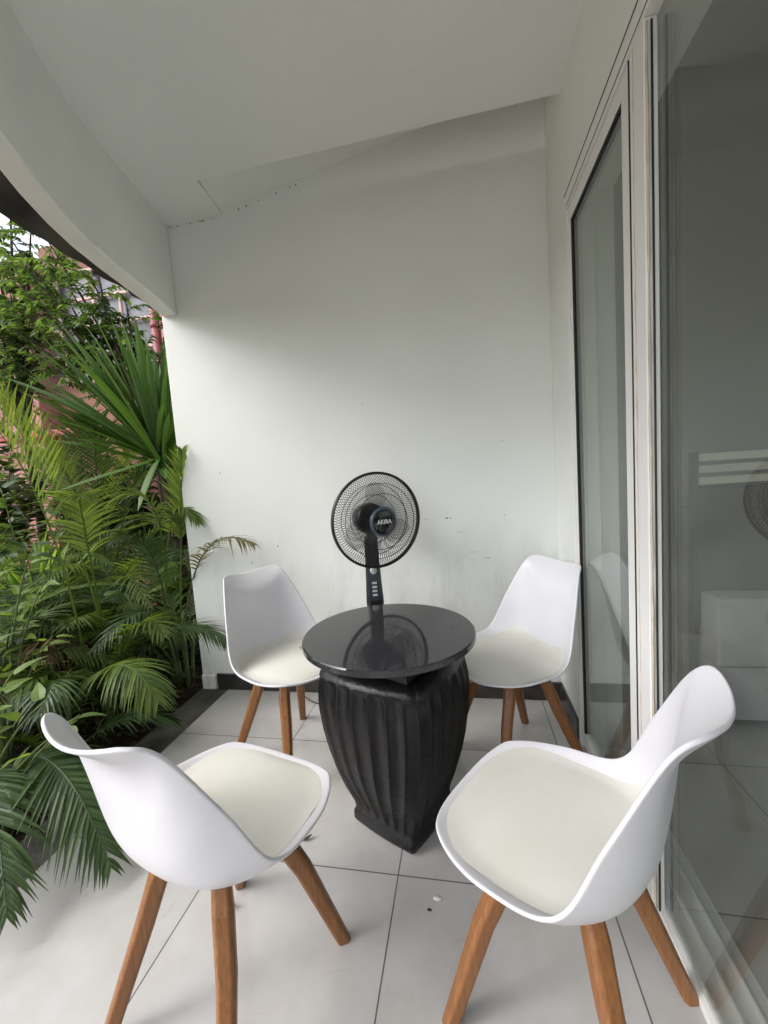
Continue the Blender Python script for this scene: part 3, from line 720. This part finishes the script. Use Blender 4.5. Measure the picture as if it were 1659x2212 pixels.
def clump(x, y, lab, fr, n, seed, L_=(.7, 1.0), m=('palm', 'palmd'), el=(60, 82), az=(0, 360), z0=-.08, stems=4, leaf=.2, grp='feathery palms in the garden bed'):
    r = random.Random(seed); root = empty('palm', (x, y, z0), label=lab, cat='palm', group=grp)
    for k in range(stems):
        a = 2*pi*k/stems + r.random(); q = MB(); h_ = r.uniform(.25, .6)
        q.tube(bez((.04*cos(a), .04*sin(a), 0), (.05*cos(a), .05*sin(a), h_*.5), (.09*cos(a), .09*sin(a), h_), 6), [.013,.012,.011,.010,.009,.007], 8); q.build('stem', 'stem', root, smooth=True)
    for k in range(n):
        A = RAD(az[0] + (az[1]-az[0])*(k+r.random()*.8)/n); E = RAD(r.uniform(*el)); Lr = r.uniform(*L_)
        h = Vector((cos(A), sin(A), 0)); s0 = h*.05 + Vector((0, 0, r.uniform(.05, .35)))
        b = s0 + (h*cos(E) + Vector((0,0,sin(E))))*Lr*.62; c = b + (h*1.0 + Vector((0,0,r.uniform(-.75, -.1)))).normalized()*Lr*.55
        frond(root, s0, b, c, leaf*r.uniform(.85, 1.15), m=r.choice(m), rnd=r, pairs=30, droop=r.uniform(.4, 1.0))
    for f_ in fr:
        a, b, c = [Vector(p)-Vector((x, y, z0)) for p in f_[0]]
        k = dict(f_[1]); L2 = k.pop('L', leaf); frond(root, a, b, c, L2, rnd=r, **k)
    return root
clump(-1.86, 2.32, 'feathery palm against the white wall end with a browning frond reaching across it', [
    (((-1.80,2.28,.30),(-1.50,2.08,1.10),(-1.085,1.97,.905)), dict(L=.18, m='palmb', droop=1.3, bare=.35, pairs=30, lift=.35, W_=.007, ragged=.3)),
    (((-1.87,2.2,.40),(-1.60,2.1,1.42),(-1.95,1.98,1.16)), dict(L=.20, m='palm', droop=1.1, bare=.4, pairs=34)),
    (((-1.90,2.25,.40),(-1.75,2.2,1.36),(-1.50,2.12,1.02)), dict(L=.18, m='palm', droop=.9, bare=.4)),
    (((-1.80,2.25,.35),(-1.66,2.2,1.16),(-1.56,2.13,1.44)), dict(L=.16, m='palm', droop=.3, bare=.4, ang=45)),
    (((-1.85,2.2,.35),(-1.66,2.0,1.05),(-1.80,1.85,.98)), dict(L=.22, m='palmd', droop=.9, bare=.3)),
    ], 8, 11, L_=(.7, 1.05), az=(95, 290), stems=5)
clump(-2.02, 1.86, 'palm with a long dark frond arching across the kerb to the far left chair', [
    (((-1.98,1.88,.10),(-1.62,2.0,.66),(-1.285,1.93,.385)), dict(L=.21, m='palmd', droop=.7, bare=.2, pairs=44, lift=.15, W_=.0075)),
    (((-2.0,1.85,.12),(-1.75,1.9,.70),(-1.50,1.75,.50)), dict(L=.2, m='palm', droop=.7, bare=.2, pairs=36)),
    (((-1.95,1.72,.30),(-1.85,1.60,1.35),(-2.06,1.46,1.66)), dict(L=.27, m='palml', droop=-.15, bare=.45, pairs=20, W_=.011, ang=62, lift=.5)),
    (((-2.0,1.90,.40),(-2.02,1.78,1.52),(-2.30,1.66,1.78)), dict(L=.27, m='palml', droop=.1, bare=.45, pairs=24, W_=.011, lift=.5)),
    (((-2.0,1.9,.40),(-1.90,1.75,1.30),(-1.72,1.6,1.22)), dict(L=.22, m='palm', droop=.9, bare=.35, pairs=30)),
    ], 8, 12, L_=(.6, .95), az=(80, 300), stems=5)
clump(-1.94, 1.52, 'low palm with a broad drooping frond just past the back of the near left chair', [
    (((-1.92,1.60,.20),(-1.50,1.50,.66),(-1.26,1.40,.36)), dict(L=.22, m='palm', droop=1.0, bare=.25, pairs=46, W_=.0078, lift=.2, ang=62)),
    (((-1.9,1.5,.20),(-1.66,1.38,.62),(-1.60,1.20,.42)), dict(L=.2, m='palmd', droop=1.0, bare=.25, pairs=36)),
    (((-1.90,1.5,.0),(-1.55,1.6,.30),(-1.43,1.70,.06)), dict(L=.17, m='palmd', droop=.6, bare=.2)),
    ], 5, 13, L_=(.5, .75), el=(35, 70), az=(100, 290), stems=4)
clump(-1.86, 1.18, 'palm whose lowest fronds hang over the kerb beside the near left chair', [
    (((-1.80,1.22,.20),(-1.44,1.14,.42),(-1.13,.985,.075)), dict(L=.25, m='palmd', droop=.7, bare=.15, pairs=44, W_=.009, lift=.1, ang=58)),
    (((-1.84,1.15,.25),(-1.52,.98,.40),(-1.28,.80,.10)), dict(L=.22, m='palmd', droop=.7, bare=.2, pairs=36, lift=.1)),
    (((-1.85,1.10,.15),(-1.70,.95,.42),(-1.62,.72,.20)), dict(L=.2, m='palmd', droop=.8, bare=.2, pairs=34)),
    (((-1.86,1.2,.05),(-1.60,1.3,.22),(-1.46,1.32,-.02)), dict(L=.18, m='palmd', droop=.6, bare=.2)),
    ], 4, 14, L_=(.5, .8), el=(30, 60), az=(110, 280), stems=4, m=('palmd', 'palmd', 'palm'))
clump(-2.55, 1.62, 'palm at the left edge of the view behind the front row of palms', [
    (((-2.5,1.62,.2),(-2.22,1.7,1.15),(-2.5,1.58,1.05)), dict(L=.22, m='palm', droop=.9, bare=.35)),
    ], 11, 15, L_=(.8, 1.15), stems=5, m=('palm', 'palml', 'palmd'))
clump(-2.62, 2.45, 'palm in the middle of the bed to the left of the sword leaved plant', [], 12, 16, L_=(.8, 1.2), stems=5, m=('palm', 'palml', 'palm'))
clump(-2.35, 1.35, 'full palm at the left edge nearest the viewer', [], 12, 26, L_=(.7, 1.05), stems=5, m=('palm', 'palmd', 'palml'), az=(60, 320))
clump(-2.25, 2.15, 'full palm filling the middle of the bed', [], 12, 27, L_=(.7, 1.1), stems=5, m=('palm', 'palml', 'palmd'), az=(50, 330))
clump(-2.85, 2.8, 'tall palm between the sword leaved plant and the pink wall', [(((-2.85,2.8,.3),(-2.9,2.7,1.95),(-3.35,2.5,1.78)), dict(L=.27, m='palm', bare=.35, pairs=40)), (((-2.85,2.8,.3),(-2.75,2.7,2.0),(-2.42,2.5,1.62)), dict(L=.26, m='palmd', bare=.35, pairs=40)), (((-2.85,2.8,.3),(-2.85,2.6,1.75),(-2.8,2.3,1.5)), dict(L=.25, m='palm', bare=.3)), (((-2.85,2.8,.3),(-3.1,2.8,1.75),(-3.6,2.8,1.5)), dict(L=.27, m='palm', bare=.3)), (((-2.85,2.8,.3),(-2.6,2.9,1.7),(-2.25,2.85,1.3)), dict(L=.25, m='palmd', bare=.3))], 13, 28, L_=(1.15, 1.55), stems=5, m=('palm', 'palml', 'palmd'), leaf=.25)
clump(-3.5, 3.35, 'palm deep in the bed in front of the pink wall', [(((-3.5,3.35,.3),(-3.5,3.2,2.1),(-3.95,3.0,1.85)), dict(L=.3, m='palm', bare=.35)), (((-3.5,3.35,.3),(-3.4,3.2,2.15),(-3.1,3.0,1.8)), dict(L=.3, m='palmd', bare=.35)), (((-3.5,3.35,.3),(-3.7,3.3,1.8),(-4.3,3.2,1.6)), dict(L=.3, m='palm', bare=.35)), (((-3.5,3.35,.3),(-3.2,3.4,1.85),(-2.7,3.3,1.55)), dict(L=.28, m='palm', bare=.35))], 13, 29, L_=(1.2, 1.7), stems=5, m=('palm', 'palmd'), leaf=.26)
clump(-2.35, 2.45, 'palm just left of the trunk of the sword leaved plant', [], 10, 30, L_=(.8, 1.15), stems=4, m=('palmd', 'palm'), az=(60, 330))
clump(-2.15, 3.05, 'palm deep in the bed behind the sword leaved plant', [], 9, 17, L_=(.7, 1.0), stems=4, m=('palmd', 'palm'))
# tall thin stalks rising among the palms
def sword_plant(x, y, z0, zc, leaves, m, lab, trunk=True, W_=.024, nm='sword_leaved_plant', grp=None, cat='plant', n_=7):
    root = empty(nm, (x, y, z0), label=lab, cat=cat, group=grp); r = random.Random(int(x*1000) & 255)
    h = zc-z0
    if trunk:
        q = MB(); q.tube(bez((.10,.02,0), (.05,.03,h*.5), (0,0,h), 8), [.035,.032,.03,.028,.028,.03,.034,.03], 10); q.build('trunk', 'bark', root, smooth=True)
    q = MB()
    for tip, arch in leaves:
        T = Vector(tip)-Vector((x, y, z0)); A = Vector((r.uniform(-.02,.02), r.uniform(-.02,.02), h + r.uniform(-.06, .04))); d = T-A
        C_ = A + d*.5 + Vector((0,0,arch*d.length))
        pts = bez(A, C_, T, n_+1); vs = []; w0 = W_*r.uniform(.8, 1.2); tw = r.uniform(-.6, .6)
        for i, p in enumerate(pts):
            t = i/n_; dd = (pts[min(i+1, n_)]-pts[max(i-1, 0)]).normalized(); sd = dd.cross(Vector((0,0,1)))
            if sd.length < .1: sd = dd.cross(Vector((0,1,0)))
            sd.normalize(); nn = sd.cross(dd); sd2 = sd*cos(tw)+nn*sin(tw); nn2 = sd2.cross(dd)
            w_ = w0*(.45+.75*sin(pi*min(1,.1+.75*t)))*(1 if t < .8 else max(.03, (1-t)/.2))
            vs += [p-sd2*w_+nn2*w_*.35, p, p+sd2*w_+nn2*w_*.35]
        q.add(vs, [(i*3+k, i*3+k+1, i*3+k+4, i*3+k+3) for i in range(n_) for k in range(2)], min(1, max(0, r.gauss(.5, .22))))
    q.build('crown', m, root, tint=True); return root
rd = random.Random(21)
tips = [(-2.977,2.45,2.117),(-2.80,2.40,2.25),(-2.671,2.5,2.42),(-2.56,2.35,2.35),(-2.473,2.45,2.30),(-2.38,2.5,2.42),(-2.298,2.55,2.40),(-2.188,2.5,2.40),(-2.10,2.6,2.38),(-2.03,2.45,2.36),(-2.041,2.7,2.15),(-1.95,2.6,2.2),(-1.864,2.5,2.08),(-1.85,2.6,1.9),(-1.80,2.55,1.80),(-1.84,2.6,1.65),
        (-2.947,2.40,1.956),(-2.90,2.3,2.02),(-2.809,2.35,1.80),(-2.661,2.3,1.60),(-2.329,2.2,1.15),(-2.05,2.3,1.10),(-2.45,2.1,1.25),(-1.93,2.5,1.15),(-2.6,2.8,1.9),(-2.4,2.9,2.2),(-2.1,3.0,2.1),(-1.95,2.9,1.9),(-2.75,2.6,2.2),(-2.15,2.15,1.95),(-2.2,2.2,2.2),(-2.35,2.25,2.1)]
lv = [(t, rd.uniform(.0, .09)) for t in tips]
for t in tips[:20]*2:     # more blades between the long ones
    k_ = rd.uniform(.72, 1.0); lv.append(((-2.09+(t[0]+2.09)*k_+rd.uniform(-.12, .08), 2.62+(t[1]-2.62)*k_+rd.uniform(-.1, .2), 1.42+(t[2]-1.42)*k_+rd.uniform(-.1, .1)), rd.uniform(0, .12)))
for k in range(34):
    a = rd.uniform(-pi, pi); e = rd.uniform(-.3, 1.2); L_ = rd.uniform(.55, .95)
    if sin(a) < -.25: a = -a
    tx = -2.09+L_*cos(a)*cos(e); 
    if tx > -1.80: tx = -1.80 - .2*rd.random()
    lv.append(((tx, 2.62+L_*sin(a)*cos(e)*.8, 1.42+L_*sin(e)), rd.uniform(.02, .18)))
sword_plant(-2.09, 2.62, -.08, 1.42, lv, 'drac', 'tall sword leaved plant with a big spiky green crown beside the end of the wall', W_=.022)
for k, (x, y, z, lab) in enumerate([(-2.95, 2.3, .35, 'bright pale green strappy plant at the left edge of the garden'), (-2.45, 3.1, .0, 'strappy plant low in the shade beneath the tree'), (-2.75, 1.9, .05, 'strappy plant low at the left between two palms')]):
    lv = []
    for i in range(46):
        a = rd.uniform(0, 2*pi); e = rd.uniform(.5, 1.4); L_ = rd.uniform(.4, .7); lv.append(((x+L_*cos(a)*cos(e), y+L_*sin(a)*cos(e), z+.05+L_*sin(e)), rd.uniform(.02, .15)))
    sword_plant(x, y, -.08, z+.05, lv, 'swordl' if k != 1 else 'drac', lab, trunk=(k == 0), W_=.017, nm='strappy_plant', grp='strappy plants in the bed')
for (x, y), pr_ in (((-2.1, 1.7), [((-2.05,1.7,.2),(-1.95,1.55,.75),(-1.80,1.42,.52))]), ((-2.3, 1.25), [((-2.25,1.25,.1),(-2.0,1.2,.72),(-1.72,1.15,.50))])):
    rt_ = empty('dry_palm', (x, y, -.08), label='browned drooping frond among the green palms %s' % ('behind the near left chair' if x > -2.2 else 'at the left edge'), cat='palm', group='browned fronds in the bed')
    for a, b, c in pr_: frond(rt_, Vector(a)-Vector((x,y,-.08)), Vector(b)-Vector((x,y,-.08)), Vector(c)-Vector((x,y,-.08)), .15, m='litter', rnd=random.Random(9), droop=1.8, bare=.3, pairs=24, ragged=.5, W_=.006)
# broad leaved shrubs
def bleaf(q, p, d, L_, W_, r):
    u_ = Vector((r.uniform(-.4,.4), r.uniform(-.6,.1), 1)).normalized(); leaflet(q, p, d, u_, L_, W_, .6, min(1, max(0, r.gauss(.55, .25))), n=5, fold=.2)
def shrub(x, y, lab, ends, seed, m='broad', L_=.07, W_=.017, nper=14, z0=-.08, name='shrub', cat='shrub', grp='broad leaved shrubs at the left of the garden'):
    r = random.Random(seed); root = empty(name, (x, y, z0), label=lab, cat=cat, group=grp); st = MB(); q = MB()
    for e in ends:
        E_ = Vector(e)-Vector((x, y, z0)); pts = bez((r.uniform(-.03,.03), r.uniform(-.03,.03), 0), E_*.5+Vector((r.uniform(-.08,.08), 0, E_.z*.25)), E_, 12)
        st.tube(pts, [.006*(1-i/13)+.0014 for i in range(12)], 6)
        for k in range(nper):
            t = .35+.65*(k+.5)/nper; i = min(10, int(t*11)); p = pts[i].lerp(pts[i+1], t*11-i); a = r.uniform(0, 2*pi)
            d = (Vector((cos(a), sin(a), r.uniform(-.3, .5))) + (pts[i+1]-pts[i]).normalized()*.6).normalized()
            tp = p + d*.02; bleaf(q, tp, d, L_*r.uniform(.7, 1.3), W_*r.uniform(.8, 1.2), r)
    st.build('branches', 'stem', root, smooth=True); q.build('leaves', m, root, tint=True); return root
shrub(-1.80, 1.0, 'thin shrub with pale twigs and big serrated leaves peeping over the near left chair back', [(-1.62,1.15,.615),(-1.46,1.13,.53),(-1.35,1.13,.455),(-1.42,1.2,.43),(-1.60,1.05,.75),(-1.66,1.08,.46)], 31, L_=.085, W_=.021, nper=5)
shrub(-2.2, 1.45, 'leafy light green shrub at the left edge among the palms', [(-2.0,1.5,.80),(-1.86,1.5,.85),(-1.9,1.5,1.0),(-2.1,1.45,1.15),(-1.80,1.45,.62),(-2.15,1.5,.6),(-2.3,1.5,.9),(-2.0,1.4,.45)], 32, L_=.075, W_=.019, nper=14)
shrub(-2.55, 2.0, 'bushy shrub behind the pale strappy plant', [(-2.3,2.0,.9),(-2.4,2.1,1.15),(-2.7,2.0,1.3),(-2.85,2.0,1.0),(-2.5,1.9,.7),(-2.2,2.1,.6),(-2.6,2.0,1.0),(-2.9,2.1,.6)], 33, m='tleaf', L_=.08, W_=.02, nper=22)
shrub(-3.1, 2.9, 'round dark shrub at the back of the bed', [(-3.4,2.9,1.0),(-3.2,2.8,1.2),(-2.9,2.8,1.0),(-2.75,2.9,.7),(-3.5,2.9,.6),(-3.1,3.0,1.3),(-3.6,2.8,1.1),(-3.0,2.7,.7),(-2.8,2.7,1.2),(-3.3,2.7,.8)], 34, m='tleaf', L_=.09, W_=.022, nper=30)
shrub(-2.0, 2.75, 'small shrub in the shade at the foot of the sword leaved plant', [(-1.85,2.6,.6),(-1.9,2.5,.8),(-2.1,2.6,.9),(-2.3,2.6,.6),(-1.85,2.7,1.0),(-2.2,2.7,.4),(-2.0,2.5,.3)], 35, m='under', L_=.08, W_=.02, nper=24)
for i_, (x, y, hh, lab) in enumerate([(-4.35, 3.1, 2.0, 'tall leafy shrub at the far left in front of the pink wall'), (-3.55, 3.75, 1.95, 'tall leafy shrub below the windows of the building'), (-3.0, 3.7, 1.5, 'leafy shrub beside the drainpipes of the building'), (-5.2, 3.9, 1.7, 'leafy shrub against the pink wall at the far left'), (-4.4, 4.2, 1.5, 'leafy shrub close to the building below the windows'), (-3.9, 2.5, 1.25, 'leafy shrub by the terracotta path at the far left')]):
    rq = random.Random(90+i_)
    shrub(x, y, lab, [(x+rq.uniform(-.5, .5), y+rq.uniform(-.35, .25), hh*rq.uniform(.45, 1.05)) for _ in range(17)], 60+i_, m='tleaf' if i_ % 2 else 'under', L_=.12, W_=.034, nper=46, name='tall_shrub', grp='tall shrubs in front of the building')
clump(-3.45, 2.75, 'tall palm further back at the left in front of the tall shrubs', [], 13, 18, L_=(1.2, 1.7), stems=5, m=('palm', 'palmd', 'palml'), leaf=.26)
clump(-3.1, 1.7, 'palm beyond the leafy shrub at the left edge', [], 10, 19, L_=(.8, 1.2), stems=5, m=('palmd', 'palm'), leaf=.22)
# undergrowth and litter
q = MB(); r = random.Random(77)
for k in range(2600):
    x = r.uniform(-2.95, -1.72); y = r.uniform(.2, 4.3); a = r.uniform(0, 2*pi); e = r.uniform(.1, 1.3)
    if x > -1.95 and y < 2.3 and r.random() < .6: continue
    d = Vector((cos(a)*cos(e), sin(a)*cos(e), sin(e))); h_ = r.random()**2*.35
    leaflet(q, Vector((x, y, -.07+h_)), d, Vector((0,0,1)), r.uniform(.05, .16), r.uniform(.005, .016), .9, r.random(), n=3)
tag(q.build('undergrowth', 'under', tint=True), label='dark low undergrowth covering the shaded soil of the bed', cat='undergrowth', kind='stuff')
q = MB()
for k in range(1500):
    x = r.uniform(-2.6, -1.645); y = r.uniform(.3, 2.9); a = r.uniform(0, 2*pi); s_ = r.uniform(.008, .028)
    z = -.075 + .02*sin(x*7+y*3) + .02*r.random() + .004
    c_, n_ = cos(a), sin(a); q.add([(x-c_*s_, y-n_*s_, z), (x+n_*s_*.5, y-c_*s_*.5, z+.008*r.random()), (x+c_*s_, y+n_*s_, z+.006*r.random()), (x-n_*s_*.5, y+c_*s_*.5, z+.01*r.random())], [(0,1,2,3)])
tag(q.build('leaf_litter', 'litter'), label='brown dry leaf litter on the soil by the kerb', cat='leaf litter', kind='stuff')

# ------------------------------------------------------------------ trees
def tree(x, y, lab, limbs, seed, base_r=.035, z0=-.1, twigs=19, leafs=16, L_=.060, W_=.0165, m='tleaf', spread=.32, grp='small leaved trees in the garden'):
    r = random.Random(seed); root = empty('tree', (x, y, z0), label=lab, cat='tree', group=grp); tr = MB(); q = MB()
    fork = Vector(limbs[0]) - Vector((x, y, z0)); tr.tube(bez((0,0,0), fork*.5+Vector((.05,0,0)), fork, 10), [base_r*(1-.35*i/9) for i in range(10)], 10)
    for e in limbs[1:]:
        E_ = Vector(e)-Vector((x, y, z0)); mid = fork.lerp(E_, .5)+Vector((r.uniform(-.1,.1), r.uniform(-.1,.1), r.uniform(-.05,.12)))
        pts = bez(fork, mid, E_, 14); tr.tube(pts, [base_r*.5*(1-i/15)+.003 for i in range(14)], 7)
        for k in range(twigs):
            t = .25+.75*(k+r.random())/twigs; i = min(12, int(t*13)); p = pts[i].lerp(pts[i+1], max(0, min(1, t*13-i)))
            d = Vector((r.gauss(0,1), r.gauss(0,1), r.gauss(.05,.6))).normalized(); T = p + d*spread*r.uniform(.4, 1.2) + Vector((0,0,-.05*r.random())); tp = bez(p, p.lerp(T, .5)+Vector((0,0,.05)), T, 6)
            tr.tube(tp, [.0035,.003,.0026,.0022,.0018,.0012], 4)
            tc = r.gauss(.5, .2)
            for j in range(leafs):
                tt = .15+.85*(j+.5)/leafs; ii = min(4, int(tt*5)); pp = tp[ii].lerp(tp[ii+1], tt*5-ii); dd = (tp[ii+1]-tp[ii]).normalized()
                sd = dd.cross(Vector((0,0,1))); 
                if sd.length < .1: sd = Vector((1,0,0))
                sd.normalize(); s_ = 1 if j % 2 else -1
                d2 = (dd*.6 + sd*s_ + Vector((r.uniform(-.4,.4), r.uniform(-.4,.4), r.uniform(-.5,.2)))).normalized()
                leaflet(q, pp, d2, Vector((r.uniform(-.5,.5), r.uniform(-.5,.5), 1)).normalized(), L_*r.uniform(.7, 1.3), W_*r.uniform(.8, 1.2), .5, min(1, max(0, tc+r.gauss(0, .18))), n=3, fold=.25)
    tr.build('trunk', 'bark', root, smooth=True); q.build('crown', m, root, tint=True); return root
tree(-2.62, 3.25, 'small leaved tree whose branches fan out over the sword leaved plant', [(-2.70,3.3,1.75),(-3.0,3.3,2.75),(-3.35,3.3,3.05),(-3.7,3.25,3.3),(-4.1,3.3,2.85),(-3.8,3.3,2.55),(-3.1,3.25,3.15),(-3.95,3.3,3.65),(-3.3,3.1,3.35),(-3.55,3.0,3.0),(-2.95,3.2,3.1),(-2.8,3.3,2.85),(-2.45,3.35,2.62),(-3.3,3.2,2.95),(-3.75,3.2,2.9),(-2.45,3.2,2.35)], 41)
tree(-4.3, 3.5, 'second tree with a dense crown at the top left edge', [(-4.3,3.5,1.9),(-4.0,3.5,3.5),(-4.3,3.4,3.2),(-4.5,3.5,2.9),(-3.8,3.4,3.65),(-4.7,3.5,3.4),(-4.0,3.3,3.1),(-3.6,3.5,3.55),(-4.4,3.5,3.8),(-4.1,3.5,4.0)], 42, base_r=.05, twigs=26)
tree(-4.6, 1.2, 'bushy tree standing in the garden to the left of the porch', [(-4.6,1.2,1.2),(-4.2,.8,3.0),(-4.9,.4,2.8),(-5.2,1.4,3.2),(-4.4,1.5,2.6),(-4.7,.2,2.2),(-4.3,.2,3.4),(-5.1,.9,2.0),(-4.0,.5,1.9),(-4.5,-.2,2.7)], 43, base_r=.06, twigs=22, L_=.11, W_=.03, spread=.5)

# ------------------------------------------------------------------ building across the garden
bl = empty('pink_building', (-5, 5, -.1), label='pink and salmon rendered building with grey paned windows beyond the garden', cat='building')
def bb(name, m, par, *b, bevel=.01):
    x0, x1, y0, y1, z0, z1 = b; q = MB(); q.box(x0+5, x1+5, y0-5, y1-5, z0+.1, z1+.1); return q.build(name, m, par, bevel=bevel)
bb('wall', 'pink', bl, -13, -5.52, 4.72, 9, -.1, 4.35)['label'] = 'pink front wall'
bb('wall', 'orange', bl, -5.519, -1.0, 5.0, 9, -.1, 2.76)['label'] = 'salmon wall under the windows'
bb('wall', 'orange', bl, -5.519, -1.0, 5.0, 9, 4.22, 4.6)['label'] = 'salmon band over the windows'
bb('wall', 'orange', bl, -3.90, -1.0, 5.0, 9, 2.761, 4.219)['label'] = 'salmon pier beside the drainpipes'
wn = bb('window', 'wframe', bl, -5.519, -3.901, 5.02, 5.05, 2.761, 2.80)
for (x0, x1, z0, z1) in [(-5.519,-3.901,3.10,3.15), (-5.519,-3.901,3.46,3.50), (-5.519,-3.901,3.82,3.86), (-5.519,-3.901,4.18,4.219), (-5.33,-5.27,2.80,4.18), (-4.76,-4.71,2.80,4.18), (-4.35,-4.31,2.80,4.18)]:
    bb('frame', 'wframe', wn, x0, x1, 4.985, 5.019, z0, z1)
bb('pane', 'wglass', wn, -5.519, -3.901, 5.06, 5.08, 2.80, 4.22, bevel=0)
for x in (-3.80, -3.66):
    q = MB(); q.tube([(x+5, -.07, 0), (x+5, -.07, 4.3)], .05, 16); 
    for z in (1.2, 2.4, 3.4): q.tube([(x+5, -.07, z), (x+5, -.07, z+.06)], .058, 16)
    q.build('drainpipe', 'pipe', bl, smooth=True)
aw = MB(); aw.box(-5.6, -4.0, 3.95, 4.6, 1.93, 1.96); aw.box(-5.6, -4.0, 3.93, 3.95, 1.90, 1.97)  # made-up red sheet in place of what is probably a parked car
for x in (-5.55,): aw.tube([(x, 4.5, -.1), (x, 4.5, 1.98)], .02, 8)
tag(aw.build('red_strip', 'red', bevel=.004), label='red strip standing in for a red shape half hidden behind the palm fronds', cat='red_strip')
